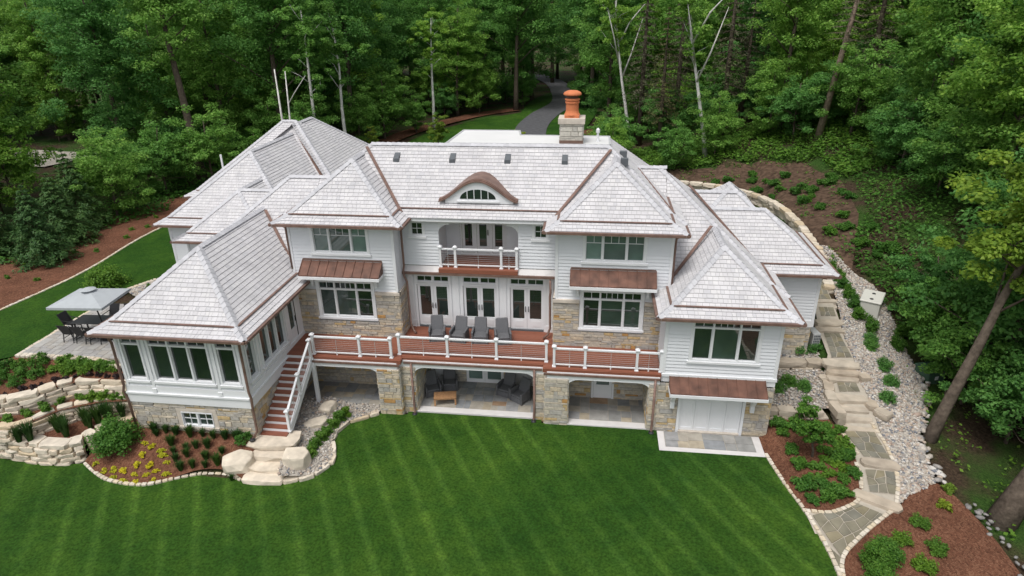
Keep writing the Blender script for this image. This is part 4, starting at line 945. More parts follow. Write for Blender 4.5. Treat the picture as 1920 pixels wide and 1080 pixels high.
def post(e, x, y, z=3.0, ht=1.02):
    p = MB(); p.box(x-.055, x+.055, y-.055, y+.055, z, z+ht); p.box(x-.085, x+.085, y-.085, y+.085, z, z+.05)
    p.box(x-.1, x+.1, y-.1, y+.1, z+ht, z+ht+.05); p.hexa([(x-.09,y-.09,z+ht+.05),(x+.09,y-.09,z+ht+.05),(x+.09,y+.09,z+ht+.05),(x-.09,y+.09,z+ht+.05),(x-.05,y-.05,z+ht+.1),(x+.05,y-.05,z+ht+.1),(x+.05,y+.05,z+ht+.1),(x-.05,y+.05,z+ht+.1)])
    return p.build('post', MT['trim'], e)
def railing(label_, pts, z=3.0, posts=None, cable=True):
    e = MB()
    for p, q in zip(pts, pts[1:]):
        p, q = Vector(p), Vector(q); e.bar((p.x, p.y, p.z+.94), (q.x, q.y, q.z+.94), .1, .07); e.bar((p.x, p.y, p.z+.13), (q.x, q.y, q.z+.13), .06, .05)
        L = (q-p).length; c = (p+q)/2
        if abs(p.z-q.z) < .01: e.box(c.x-.025, c.x+.025, c.y-.025, c.y+.025, c.z, c.z+.11)
    o = e.build('railing', MT['trim'], HOUSE); o['label'] = label_
    k = MB()
    for p, q in zip(pts, pts[1:]):
        p, q = Vector(p), Vector(q)
        for j in range(7): k.bar((p.x, p.y, p.z+.25+.1*j), (q.x, q.y, q.z+.25+.1*j), .008)
        c = (p+q)/2; k.bar((c.x, c.y, c.z+.15), (c.x, c.y, c.z+.92), .015)
    k.build('cable', MT['grey_metal'], o)
    for p in pts:
        if not (p[1] == .12): post(o, p[0], p[1], p[2])
    return o
railing('white deck railing of the left bay', [(6.92,.3,3), (9.2,.3,3), (10.72,.3,3)])
railing('white deck railing of the middle bay', [(11.0,.68,3), (13.33,.68,3), (15.65,.68,3), (17.97,.68,3)])
railing('white deck railing of the right bay', [(18.35,.3,3), (19.75,.3,3), (22.05,.3,3), (23.1,.3,3)])
railing('white balcony railing', [(12.56,3.5,6.4), (13.3,3.5,6.4), (15.55,3.5,6.4), (16.3,3.5,6.4)])
railing('white stair handrail', [(6.91,.12,3.0), (6.9,-.05,2.9), (6.9,-1.6,1.98), (6.88,-3.0,.95)])
# deck stairs
st = MB(); n_ = 12
for i in range(n_):
    zt = 3.0-.175*(i+1); y1 = .14-.285*i
    if zt > .85: st.box(5.62, 6.84, y1-.3, y1, zt-.045, zt)
stairs = st.build('stairs', MT['deck'], HOUSE)
rs = MB()
for i in range(n_): zt = 3.0-.175*i; y1 = .14-.285*i; rs.box(5.63, 6.83, y1-.012, y1+.012, zt-.175, zt-.047)
rs.build('riser', MT['trim'], stairs)
sg = MB(); sg.hexa([(6.84,.2,2.62),(6.9,.2,2.62),(6.9,-3.05,.62),(6.84,-3.05,.62),(6.84,.2,2.98),(6.9,.2,2.98),(6.9,-3.05,.95),(6.84,-3.05,.95)])
sg.box(6.83, 7.0, -.05, .1, .15, 2.7); sg.build('stringer', MT['trim'], stairs)
# ---- downspouts
def spout(pts, boot=True):
    s_ = MB().tube(pts, .055, 8).build('downspout', MT['copper'], HOUSE, smooth=True)
    if boot: x, y, z = pts[-1]; MB().lathe((x, y, z-.08), [(.11, 0), (.13, .08), (.08, .14)], 10).build('drain_boot', MT['black_metal'], s_)
spout([(-.45,-3.85,5.85), (-.2,-3.55,5.6), (-.12,-3.5,5.3), (-.12,-3.52,3.2), (-.2,-3.55,2.9), (-.12,-3.52,2.5), (-.1,-3.5,.6)])
spout([(5.95,-3.85,5.85), (5.66,-3.52,5.55), (5.64,-3.5,5.3), (5.64,-3.52,3.2), (5.72,-3.55,2.9), (5.66,-3.5,2.4), (5.64,-3.5,1.2), (5.5,-3.75,.95)])
spout([(10.85,3.35,8.8), (10.78,3.2,8.5), (10.78,3.2,6.5), (10.72,3.2,6.2), (10.78,3.15,5.95), (10.9,3.1,5.7), (10.92,3.1,3.4), (11.1,2.9,3.15), (11.25,2.75,3.06)], False)
spout([(17.95,3.1,6.05), (17.97,3.1,5.4), (17.95,3.05,5.2), (17.97,3.05,3.5), (17.85,2.9,3.2), (17.65,2.8,3.06)], False)
spout([(11.62,.3,2.75), (11.62,.28,.4), (11.66,.2,.15), (11.66,.12,.06)]); spout([(17.45,.3,2.75), (17.45,.28,.4), (17.43,.2,.15), (17.43,.12,.06)])
spout([(22.9,-.02,2.75), (22.9,-.05,.4), (22.88,-.12,.15), (22.88,-.2,.06)]); spout([(23.75,2.2,8.85), (23.55,2.35,8.6), (23.53,2.37,8.3), (23.53,2.37,6.3)], False); spout([(5.2,2.2,8.85), (5.42,2.35,8.6), (5.42,2.37,8.3), (5.44,2.37,6.5)], False)
# ---- eyebrow dormer
def brow(x): t = max(-1, min(1, (x-14.42)/1.9)); return 9.62+.98*(.5+.5*math.cos(math.pi*t))**.8
ey = MB(); N = 36; xs = [14.42+1.9*(-1+2*i/N) for i in range(N+1)]
for j, (yo, zo) in enumerate(((0, 0), (.1, .045), (.2, .07))):
    for i in range(N):
        a, b = xs[i], xs[i+1]; za, zb = brow(a)+zo, brow(b)+zo
        yb = lambda z_: 3.8+(z_-9.25)/.84+.25
        y0 = 4.08-.05*j if False else 4.1-.1*(2-j)
        ey.quad((a, y0, za), (b, y0, zb), (b, max(y0, yb(zb)), zb+.02), (a, max(y0, yb(za)), za+.02)); ey.quad((a, y0, za-.06), (b, y0, zb-.06), (b, y0, zb), (a, y0, za))
eyo = ey.build('eyebrow_dormer', MT['copper'], HOUSE)
ef = MB()
for i in range(N):
    a, b = xs[i], xs[i+1]
    if brow(a) > 9.7: ef.quad((a, 4.0, 9.5), (b, 4.0, 9.5), (b, 4.0, brow(b)-.02), (a, 4.0, brow(a)-.02))
ef.box(13.4, 15.45, 3.93, 4.02, 9.56, 9.64); ef.build('dormer_face', MT['trim'], eyo)
gl = MB(); pts = [(14.42+.86*math.cos(t), 9.72+.46*math.sin(t)) for t in [math.pi*i/16 for i in range(17)]]; gl.poly([(a, 3.985, b) for a, b in pts[::-1]]); gl.build('pane', MT['glass'], eyo)
mu = MB()
for u in (-.5, -.17, .17, .5): zt = 9.72+.46*math.sqrt(1-(u/.86)**2); mu.box(14.42+u-.015, 14.42+u+.015, 3.95, 3.984, 9.72, zt)
mu.build('muntin', MT['trim'], eyo)
# ---- chimney, vents
ch = stonework(facing('F', 6.95), 18.1, 19.2, 11.7, 12.75, (), 21, mat='stone_pale'); ch.name = 'chimney'
stonework(facing('R', 19.2), 6.95, 8.0, 11.7, 12.75, (), 22, mat='stone_pale'); stonework(facing('L', 18.1), 6.95, 8.0, 11.7, 12.75, (), 23, mat='stone_pale')
MB().box(18.0, 19.3, 6.85, 8.1, 12.75, 13.0).build('chimney_cap', MT['limestone'], ch); MB().box(18.07, 19.23, 6.9, 8.03, 11.76, 11.95).build('chimney_flashing', MT['copper'], ch)
c = (18.65, 7.45, 13.0); pot = MB(); pot.box(c[0]-.36, c[0]+.36, c[1]-.36, c[1]+.36, 13.0, 13.12); pot.lathe(c, [(.40, .12), (.34, .22), (.31, .32), (.31, .66), (.35, .68), (.35, .74), (.32, .76), (.33, .80), (.37, .82), (.37, .88), (.30, .90)], 20)
po = pot.build('chimney_pot', MT['terracotta'], ch, smooth=False); MB().lathe(c, [(.27, .89), (.27, 1.06)], 16).build('spark_guard', MT['mesh'], po); MB().lathe(c, [(.43, 1.05), (.45, 1.10), (.40, 1.18), (.26, 1.25), (.05, 1.27)], 20).build('pot_cap', MT['terracotta'], po, smooth=True)
def zmain(y): return ZH+zroof(y-3.2)
for i, x in enumerate((10.0, 12.85, 15.6, 18.4)):
    y = 6.15; v = MB(); z = zmain(y); v.hexa([(x-.15,y-.3,z-.25),(x+.15,y-.3,z-.25),(x+.15,y+.15,z),(x-.15,y+.15,z),(x-.14,y-.3,z-.05),(x+.14,y-.3,z-.05),(x+.14,y+.15,z+.16),(x-.14,y+.15,z+.16)]); v.build('roof_vent', MT['dark_grey'], HOUSE)
for y in (5.6, 7.2): v = MB(); x = 24.06-2.9; v.box(x-.1, x+.25, y-.15, y+.15, 11.15-.1, 11.4); v.build('roof_vent', MT['dark_grey'], HOUSE)
MB().lathe((19.95, 7.6, 11.75), [(.1, 0), (.07, .12), (.06, .45), (.1, .47), (.1, .62), (.03, .7)], 10).build('vent_pipe', MT['trim'], HOUSE); MB().lathe((-7.4, 19.0, 7.0), [(.07, 0), (.07, 1.3)], 8).build('vent_pipe', MT['trim'], HOUSE)
ic = MB()   # solid core so that no light passes through the shells
for b_ in ((5.6, 23.3, 3.75, 9.5, 0, 8.8), (5.6, 10.5, 2.55, 3.75, 3.0, 8.7), (18.4, 23.3, 2.55, 3.75, 3.0, 8.7), (.05, 5.45, -3.25, 7.5, .2, 5.8), (23.3, 27.9, .5, 9, 0, 5.8), (27.9, 30.95, 5.8, 14, 1, 5.8), (-3.4, 5.6, 7.8, 20, 1, 5.8), (-6.3, 2, 10.5, 24, 1, 5.8)): pass
# ---------------------------------------------------------------- furniture and equipment
def wicker_chair():
    e = empty('wicker_armchair')
    s = MB(); s.box(-.32, .32, -.30, .30, .30, .40); s.build('seat', MT['wicker'], e, bevel=.03)
    b = MB(); b.hexa([(-.33,.22,.36),(.33,.22,.36),(.33,.34,.36),(-.33,.34,.36),(-.30,.50,1.08),(.30,.50,1.08),(.30,.58,1.06),(-.30,.58,1.06)]); b.build('backrest', MT['wicker'], e, bevel=.04)
    for sx in (-1, 1):
        a = MB(); a.box(sx*.36-.05, sx*.36+.05, -.34, .36, .56, .62); a.hexa([(sx*.36-.04,-.34,.0),(sx*.36+.04,-.34,.0),(sx*.36+.04,-.24,.0),(sx*.36-.04,-.24,.0),(sx*.36-.04,-.33,.56),(sx*.36+.04,-.33,.56),(sx*.36+.04,-.2,.56),(sx*.36-.04,-.2,.56)])
        a.hexa([(sx*.36-.04,.26,.0),(sx*.36+.04,.26,.0),(sx*.36+.04,.38,.0),(sx*.36-.04,.38,.0),(sx*.36-.04,.2,.56),(sx*.36+.04,.2,.56),(sx*.36+.04,.36,.56),(sx*.36-.04,.36,.56)]); a.box(sx*.36-.03, sx*.36+.03, -.26, .26, .12, .56); a.build('arm', MT['wicker'], e, bevel=.02)
    f = MB(); f.box(-.30, .30, -.31, -.26, .02, .30); f.build('front_apron', MT['wicker'], e)
    return e
proto = wicker_chair(); first = True
def put(o, x, y, z, rz, label, cat, group):
    o.location = (x, y, z); o.rotation_euler = (0, 0, R(rz)); tag(o, label, cat, group); return o
spots = [(12.45, 2.35, 3.0, 11, 'charcoal wicker armchair on the deck before the French doors', 'wicker armchairs in a row on the deck')]+[(x, 2.35, 3.0, a, 'charcoal wicker armchair on the deck before the French doors', 'wicker armchairs in a row on the deck') for x, a in ((13.55, -7), (14.6, 4), (15.72, 13))]
spots += [(12.15, 1.85, .11, 25, 'charcoal wicker armchair facing the teak table on the covered patio', 'wicker armchairs beside the teak table'), (12.9, 2.45, .11, 12, 'charcoal wicker armchair facing the teak table on the covered patio', 'wicker armchairs beside the teak table'),
          (15.85, 2.2, .11, -22, 'charcoal wicker armchair beside the glazed patio doors away from the teak table', 'wicker armchairs at the patio door'), (16.6, 1.7, .11, -35, 'charcoal wicker armchair beside the glazed patio doors away from the teak table', 'wicker armchairs at the patio door')]
for i, (x, y, z, a, lab, grp) in enumerate(spots):
    put(proto if i == 0 else copy_tree(proto), x, y, z, a, lab, 'armchair', grp)
tt = empty('teak_table', (12.95, 1.15, .11), R(12)); tag(tt, 'low slatted teak coffee table on the covered patio', 'table')
for i in range(6): t_ = MB().box(-.55, .55, -.3+i*.102, -.3+i*.102+.09, .40, .44).build('slat', MT['teak'], None); t_.parent = tt
t_ = MB().box(-.52, .52, -.28, .28, .33, .395).build('apron', MT['teak'], None); t_.parent = tt
for sx in (-.5, .5):
    for sy in (-.25, .25): t_ = MB().box(sx-.04, sx+.04, sy-.04, sy+.04, 0, .33).build('leg', MT['teak'], None); t_.parent = tt
# dining terrace
TX, TY, TZ = -5.2, 1.55, 2.885
dt = empty('dining_table', (TX, TY, TZ), R(3)); tag(dt, 'black rectangular dining table on the terrace', 'table')
t_ = MB().box(-1.1, 1.1, -.5, .5, .70, .74).build('tabletop', MT['black_metal'], None, bevel=.01); t_.parent = dt
for sx in (-.95, .95):
    for sy in (-.4, .4): t_ = MB().box(sx-.03, sx+.03, sy-.03, sy+.03, 0, .70).build('leg', MT['black_metal'], None); t_.parent = dt
def sling_chair():
    e = empty('dining_chair'); MB().box(-.24, .24, -.25, .25, .42, .45).build('seat', MT['sling'], e)
    MB().hexa([(-.24,.22,.44),(.24,.22,.44),(.24,.25,.44),(-.24,.25,.44),(-.24,.42,1.0),(.24,.42,1.0),(.24,.45,1.0),(-.24,.45,1.0)]).build('backrest', MT['sling'], e)
    for sx in (-.27, .27):
        a = MB(); a.bar((sx, -.25, 0), (sx, -.22, .62), .035); a.bar((sx, .32, 0), (sx, .2, .44), .035); a.bar((sx, -.24, .62), (sx, .32, .66), .04, .03); a.bar((sx, .2, .42), (sx, .46, 1.02), .035); a.bar((sx, -.25, .2), (sx, .3, .2), .025); a.build('side_frame', MT['black_metal'], e)
    return e
pc = sling_chair(); fst = True
for lab, grp, lst in (('black sling dining chair along the house-lawn side of the table with its back to the planted bed', 'dining chairs on the planted-bed side', [(-6.0, .65, 180), (-5.25, .6, 176), (-4.5, .6, 184)]),
                      ('black sling dining chair under the umbrella on the dry-bed side of the table', 'dining chairs on the dry-bed side', [(-5.2, 2.5, -4), (-4.35, 2.55, 3)]), ('black sling dining chair at the lawn end of the table', None, [(-6.75, 1.6, 88)])):
    for x, y, a in lst:
        o = pc if fst else copy_tree(pc); fst = False; put(o, x, y, TZ, a, lab.replace('house-lawn side of the table with', 'table edge with'), 'chair', grp)
        if not grp and 'group' in o: del o['group']
um = empty('patio_umbrella', (-4.45, .95, 2.885)); tag(um, 'large grey rectangular umbrella shading the dining terrace', 'umbrella')
cor = [(-5.85,-.45,5.2), (-3.1,-.25,5.2), (-3.3,2.1,5.2), (-5.9,1.85,5.2)]; pk = [(-4.6,.75,5.62), (-4.4,.75,5.62), (-4.4,.9,5.62), (-4.6,.9,5.62)]
cn = MB()
for i in range(4):
    a, b, c_, d = cor[i], cor[(i+1) % 4], pk[(i+1) % 4], pk[i]; mid = [(a[k]+b[k])/2 for k in range(3)]; mid[2] -= 0
    cn.quad(a, b, c_, d); cn.quad([a[0], a[1], a[2]-.12], [b[0], b[1], b[2]-.12], b, a)
cn.poly(pk); cn.build('canopy', MT['umbrella'], um)
vt = MB(); vt.lathe((-4.5, .82, 5.66), [(.35, 0), (.25, .04), (.05, .1)], 12); vt.build('vent_cap', MT['umbrella'], um)
MB().tube([(-4.3,1.0,2.885), (-4.5,.82,5.6)], .035, 8).build('pole', MT['black_metal'], um); MB().lathe((-4.3,1.0,2.885), [(.35, 0), (.35, .08), (.1, .14)], 14).build('base', MT['black_metal'], um)
rb = MB()
for c_ in cor: rb.bar((c_[0], c_[1], c_[2]-.03), (-4.5,.82,5.5), .02)
rb.build('rib', MT['black_metal'], um)
# generator, heat pump, utility box
ge = empty('generator', (35.6, 9.9, 1.75), R(-28)); tag(ge, 'beige standby generator box beside long shrubs on the pebbles', 'generator')
def loc(mb, name, mat, par, **k): o = mb.build(name, mat, None, **k); o.parent = par; return o
loc(MB().box(-.6, .6, -.95, .95, 0, .14), 'base', MT['concrete'], ge); loc(MB().box(-.5, .5, -.85, .85, .14, 1.05), 'housing', MT['beige_metal'], ge, bevel=.03); loc(MB().box(-.54, .54, -.89, .89, 1.05, 1.16), 'lid', MT['beige_metal'], ge, bevel=.03)
for y in (-.5, .35): loc(MB().lathe((0, y, 1.155), [(.1, 0), (.1, .02)], 12), 'exhaust_cap', MT['black_metal'], ge)
lv = MB()
for i in range(6): lv.box(-.515, -.499, -.6, .0, .3+i*.09, .34+i*.09)
loc(lv, 'louvre', MT['grey_metal'], ge); loc(MB().box(-.52, -.499, .25, .55, .55, .75), 'badge', MT['dark_grey'], ge)
hp = empty('heat_pump', (31.5, 6.3, 1.5), R(8)); tag(hp, 'grey heat pump unit standing at the stone corner of the wing', 'heat pump')
loc(MB().box(-.2, .2, -.42, .42, 0, .9), 'housing', MT['grey_metal'], hp, bevel=.02)
gr = MB()
for i in range(5):
    for j in range(4): gr.box(-.16+j*.085, -.10+j*.085, -.435, -.415, .12+i*.15, .22+i*.15)
loc(gr, 'fan_grille', MT['dark_grey'], hp)
ub = empty('utility_box', (37.0, 5.2, .4), R(20)); tag(ub, 'dark green utility box half hidden under branches', 'utility box')
loc(MB().box(-.5, .5, -.45, .45, -.4, .75), 'cabinet', MT['green_metal'], ub, bevel=.04); loc(MB().box(-.54, .54, -.49, .49, .75, .82), 'lid', MT['green_metal'], ub, bevel=.02); loc(MB().box(-.1, .1, -.462, -.452, .3, .5), 'notice', MT['trim'], ub)
pl = empty('path_light', (-1.95, -1.15, 2.72)); tag(pl, 'small dark path light at the terrace bed corner', 'path light'); loc(MB().tube([(0, 0, 0), (0, 0, .45)], .015, 6), 'stake', MT['black_metal'], pl); loc(MB().lathe((0, 0, .42), [(.12, 0), (.1, .03), (.02, .07)], 10), 'shade', MT['black_metal'], pl)

# ---------------------------------------------------------------- vegetation
def leaves(pos, nrm, size, aspect=.55, seed=0, name='crown', mat=None, parent=None, droop=0):
    g_ = np.random.default_rng(seed); n = len(pos)
    nrm = nrm/np.maximum(1e-6, np.linalg.norm(nrm, axis=1, keepdims=True))
    t = g_.normal(size=(n, 3)); t -= nrm*np.sum(t*nrm, 1, keepdims=True); t /= np.linalg.norm(t, axis=1, keepdims=True)
    b = np.cross(nrm, t); s = size[:, None]
    V = np.stack([pos-t*s*.5, pos+b*s*aspect*.5-nrm*s*.08, pos+t*s*.5-np.array([0, 0, droop])*s, pos-b*s*aspect*.5-nrm*s*.08], 1).reshape(-1, 3)
    F = np.arange(n*4).reshape(n, 4)
    return np_mesh(name, V, F, mat, parent)
def clumps(g_, cen, rad, per, flat=.55, upb=.7):
    N = len(cen); c = np.repeat(cen, per, 0); r_ = np.repeat(rad, per)[:, None]
    d = g_.normal(size=(N*per, 3)); d /= np.linalg.norm(d, axis=1, keepdims=True); d *= (g_.random((N*per, 1))**.45)
    p = c+d*r_*np.array([1, 1, flat]); nr = d*.6+np.array([0, 0, upb])+g_.normal(size=d.shape)*.45
    return p, nr
def trunk_mesh(pts, rad, limbs, mat, parent, n=9):
    mb = MB(); mb.tube(pts, rad, n)
    for q, r_ in limbs: mb.tube(q, r_, 6)
    return mb.build('trunk', mat, parent, smooth=True)
def broadleaf(seed, H=22, rx=4.5, low=.32, ncl=150, per=150, size=.30, mat='leaf', bark='bark', lean=(0, 0), r0=.3, name='broadleaf_tree', open_=0, shell=.5, crx=None):
    g_ = np.random.default_rng(seed); e = empty(name)
    th = np.linspace(0, 1, 8); wob = np.cumsum(g_.normal(0, .12, (8, 2)), 0)*th[:, None]
    pts = [(wob[i, 0]+lean[0]*t, wob[i, 1]+lean[1]*t, H*.86*t-.4*(i == 0)) for i, t in enumerate(th)]
    rad = [r0*(1.25 if i == 0 else 1)*(1-.85*t)+.02 for i, t in enumerate(th)]
    cz0, cz1 = H*low, H; cc = (cz0+cz1)/2; rz = (cz1-cz0)/2
    u = g_.normal(size=(ncl, 3)); u /= np.linalg.norm(u, axis=1, keepdims=True); rr = g_.random((ncl, 1))**shell
    lump = 1+.22*np.sin(3*np.arctan2(u[:, 1], u[:, 0])+seed)[:, None]+.12*np.sin(5*u[:, 2:3]*3+seed)
    cen = u*rr*lump*np.array([rx, rx, rz])
    taper = 1-.35*np.clip(cen[:, 2:3]/rz, 0, 1)**2; cen[:, :2] *= taper
    axis_ = np.array([[np.interp((z+cc)/(H*.86), th, [p[0] for p in pts]), np.interp((z+cc)/(H*.86), th, [p[1] for p in pts])] for z in cen[:, 2]])
    cen[:, :2] += axis_; cen[:, 2] += cc
    rad_c = g_.uniform(.55, 1.15, ncl)*rx*.25
    p, nr = clumps(g_, cen, rad_c, per)
    limbs = []
    for i in g_.choice(ncl, 14, replace=False):
        c_ = cen[i]; zb = max(H*.22, min(H*.78, c_[2]-np.hypot(c_[0], c_[1])*.7)); t = zb/(H*.86); b = (np.interp(t, th, [q[0] for q in pts]), np.interp(t, th, [q[1] for q in pts]), zb)
        m_ = ((b[0]+c_[0])/2+g_.normal()*.25, (b[1]+c_[1])/2+g_.normal()*.25, b[2]*.4+c_[2]*.6); rl = max(.035, r0*.34*(1-t*.6)); limbs.append(([b, m_, tuple(c_)], [rl, rl*.6, .02]))
    trunk_mesh(pts, rad, limbs, MT[bark], e)
    leaves(p, nr, g_.uniform(.65, 1.25, len(p))*size, .62, seed, 'crown', MT[mat], e)
    return e
def conifer(seed, H=6, rx=1.8, mat='needle', name='spruce_tree', whorls=16, per=260, size=.22, low=.04, bare=False, bark='bark'):
    g_ = np.random.default_rng(seed); e = empty(name); P, N_ = [], []; limbs = []
    for i in range(whorls):
        t = i/(whorls-1); z = H*(low+(1-low)*t*.97); r_ = rx*(1-t)**.85+.12; k = 7
        for j in range(k):
            a = 6.283*j/k+g_.uniform(0, .9); L = r_*g_.uniform(.75, 1.12); n = max(14, int(per/k*(.25+r_/rx)))
            s = g_.random(n)**.6; x = np.cos(a)*s*L; y = np.sin(a)*s*L; zz = z-.28*L*s**1.3+.12*L*s
            w = .30*L*(1-s*.6); lat = g_.normal(0, 1, n)*w*.55
            P.append(np.stack([x-np.sin(a)*lat, y+np.cos(a)*lat, zz+g_.normal(0, .06, n)*L], 1)); N_.append(np.stack([np.cos(a)*.35+g_.normal(0, .3, n), np.sin(a)*.35+g_.normal(0, .3, n), np.ones(n)*.8], 1))
            if bare or j % 3 == 0: limbs.append(([(0, 0, z), (np.cos(a)*L*.8, np.sin(a)*L*.8, z-.15*L)], [.03 if bare else .02, .008]))
    trunk_mesh([(0, 0, -.3), (0, 0, H*.5), (0, 0, H*.98)], [H*.016+.03, H*.010+.02, .015], limbs, MT[bark], e)
    P = np.concatenate(P); N_ = np.concatenate(N_); leaves(P, N_, g_.uniform(.6, 1.3, len(P))*size, .3, seed, 'crown', MT[mat], e, .15); return e
def shrub(seed, rx=.45, hz=.6, n=900, size=.08, mat='leaf_shrub', name='shrub', ncl=22, upb=.7, aspect=.6):
    g_ = np.random.default_rng(seed); e = empty(name); u = g_.normal(size=(ncl, 3)); u /= np.linalg.norm(u, axis=1, keepdims=True); u[:, 2] = np.abs(u[:, 2])
    cen = u*(g_.random((ncl, 1))**.4)*np.array([rx*.8, rx*.8, hz*.75]); cen[:, 2] += hz*.12
    p, nr = clumps(g_, cen, g_.uniform(.7, 1.2, ncl)*rx*.36, max(4, n//ncl), .8, upb); p[:, 2] = np.maximum(p[:, 2], .02)
    st_ = MB()
    for i in range(7): c_ = cen[i]; st_.tube([(0, 0, -.05), (c_[0]*.5, c_[1]*.5, c_[2]*.45), tuple(c_)], [.014, .01, .005], 5)
    st_.build('stem', MT['bark'], e); leaves(p, nr, g_.uniform(.7, 1.3, len(p))*size, aspect, seed, 'foliage', MT[mat], e); return e
def tuft(seed, r=.2, hz=.6, n=130, mat='grass_blade', name='grass_tuft', w=.018):
    g_ = np.random.default_rng(seed); e = empty(name); V, F = [], []; k = 0
    for i in range(n):
        a = g_.uniform(0, 6.283); o = g_.random()*r*.4; L = hz*g_.uniform(.6, 1.1); sp = r*g_.uniform(.3, 1.2); ca, sa = math.cos(a), math.sin(a)
        b = np.array([ca*o, sa*o, 0]); m_ = b+np.array([ca*sp*.35, sa*sp*.35, L*.62]); t = b+np.array([ca*sp, sa*sp, L*g_.uniform(.8, 1)]); s_ = np.array([-sa, ca, 0])*w
        V += [b-s_, b+s_, m_+s_*.8, m_-s_*.8, t+s_*.15, t-s_*.15]; F += [[k, k+1, k+2, k+3], [k+3, k+2, k+4, k+5]]; k += 6
    np_mesh('blades', np.array(V), np.array(F), MT[mat], e); return e
used = {}
def plant(key, maker, x, y, z, label, cat, group, s=1., rz=None, sz=None):
    """the first call places the prototype itself, later calls copy it with its parts"""
    if key not in used: used[key] = o = maker()
    else: o = copy_tree(used[key])
    q = random.Random(int(x*131+y*717)); o.location = (x, y, z); o.rotation_euler = (0, 0, q.uniform(0, 6.28) if rz is None else rz); o.scale = (s, s, sz or s*q.uniform(.9, 1.1))
    o['label'] = label; o['category'] = cat
    if group: o['group'] = group
    elif 'group' in o: del o['group']
    return o
# front bed
for i, (x, y) in enumerate([(-.99,-5.23),(-.5,-5.5),(-.1,-5.43),(.17,-5.8),(.71,-5.88),(.43,-5.4),(1.0,-5.52),(1.32,-5.9),(.9,-5.12),(1.51,-5.5),(1.93,-5.75),(.88,-4.67),(.64,-4.2),(1.03,-4.28),(1.41,-5.1),(1.84,-5.31),(1.58,-4.42),(1.79,-4.62),(2.13,-4.96),(2.37,-5.4)]):
    plant('yel', lambda: shrub(301, .2, .16, 170, .10, 'yellow', 'yellow_plant', 9, 1.0, .7), x, y, h(x, y)+.04, 'low bright yellow plant in the front mulch bed', 'plant', 'yellow plants in the front bed', .8+.25*((i*7) % 3)/2)
for i, (x, y) in enumerate([(.99,-3.77),(1.35,-3.6),(1.85,-3.65),(2.55,-3.7),(3.13,-3.65),(3.66,-3.7),(4.2,-3.7),(4.75,-3.7),(2.68,-4.28),(3.08,-4.2),(3.6,-4.15),(1.9,-4.15),(2.2,-4.5),(2.48,-4.84),(2.91,-5.2),(.8,-3.6),(3.92,-5.0),(3.38,-5.05),(3.79,-4.66),(4.4,-4.85),(4.37,-4.35),(2.88,-4.6)]):
    plant('tuft', lambda: tuft(11, .2, .5, 150), x, y, h(x, y)+.03, 'dark green grass tuft in the mulch below the sunroom', 'grass', 'grass tufts below the sunroom', .75+.35*((i*5) % 4)/3)
plant('tuft', None, 5.25, -5.35, .05, 'single small grass tuft in front of the pointed boulder', 'grass', None, .6)
plant('bigs', lambda: shrub(31, 1.0, 1.45, 5200, .11, 'leaf_shrub', 'leafy_shrub', 60), -.55, -4.35, h(-.55,-4.35), 'large leafy green shrub at the sunroom corner', 'shrub', None, 1.08)
plant('meds', lambda: shrub(32, .5, .7, 1500, .08, 'leaf_shrub', 'shrub', 26), 5.05, -3.75, h(5.05,-3.75), 'small pale-leaved shrub beside the downspout and stone landing', 'shrub', None, .85)
# tiers on the left
for i, (x, y) in enumerate([(-4.6,-5.0),(-4.2,-4.85),(-3.5,-4.1),(-3.2,-4.0),(-2.9,-4.35),(-2.6,-3.5),(-2.25,-3.7),(-1.9,-3.05),(-1.6,-3.2),(-1.25,-2.85),(-2.05,-3.4)]):
    plant('tuft2', lambda: tuft(12, .26, 1.0, 240), x, y, .9, 'tall dark grass tuft in the lowest terrace bed', 'grass', 'grass tufts in the lowest terrace bed', .85+.2*((i*5) % 3)/2)
for i, (x, y) in enumerate([(-5.9,-4.6),(-5.3,-4.45),(-4.9,-4.1),(-4.4,-3.65),(-4.0,-3.05),(-3.4,-2.7),(-2.9,-2.5),(-2.3,-2.35),(-1.8,-2.3),(-1.3,-2.25),(-.7,-2.2),(-6.6,-4.6)]):
    plant('perenn', lambda: shrub(33, .36, .45, 700, .09, 'leaf_fern', 'perennial', 14), x, y, 1.64, 'bushy green perennial in the middle terrace bed', 'plant', 'perennials in the middle terrace bed', .8+.35*((i*5) % 4)/3)
for i, (x, y) in enumerate([(-6.2,-3.6),(-5.7,-3.1),(-5.3,-2.9),(-5.0,-2.7),(-4.7,-2.3),(-4.3,-2.15),(-3.9,-1.95),(-3.3,-1.85),(-2.8,-1.8),(-2.35,-1.85),(-1.9,-1.85),(-1.5,-1.8),(-1.1,-1.8),(-.7,-1.85),(-6.8,-3.9),(-5.0,-3.2)]):
    plant('purp', lambda: shrub(34, .22, .22, 260, .09, 'purple', 'purple_plant', 10), x, y, lerp_tab(y, [-4.3, -2, -.9], [2.25, 2.4, 2.8]), 'dark purple leafy plant behind the upper terrace wall', 'plant', 'purple plants above the upper wall', .8+.3*((i*5) % 3)/2)
for i, (x, y) in enumerate([(-5.2,-1.7),(-4.7,-1.5),(-4.2,-1.35),(-3.7,-1.3),(-3.2,-1.3),(-2.8,-1.4),(-4.4,-1.8),(-3.6,-1.65),(-5.0,-1.25),(-2.3,-1.45)]):
    plant('fern', lambda: shrub(35, .42, .4, 900, .09, 'leaf_fern', 'perennial', 20), x, y, lerp_tab(y, [-4.3, -2, -.9], [2.25, 2.4, 2.8]), 'bright green spreading plant between terrace paving and purple plants', 'plant', 'spreading plants in the terrace bed', .9+.3*((i*7) % 3)/2)
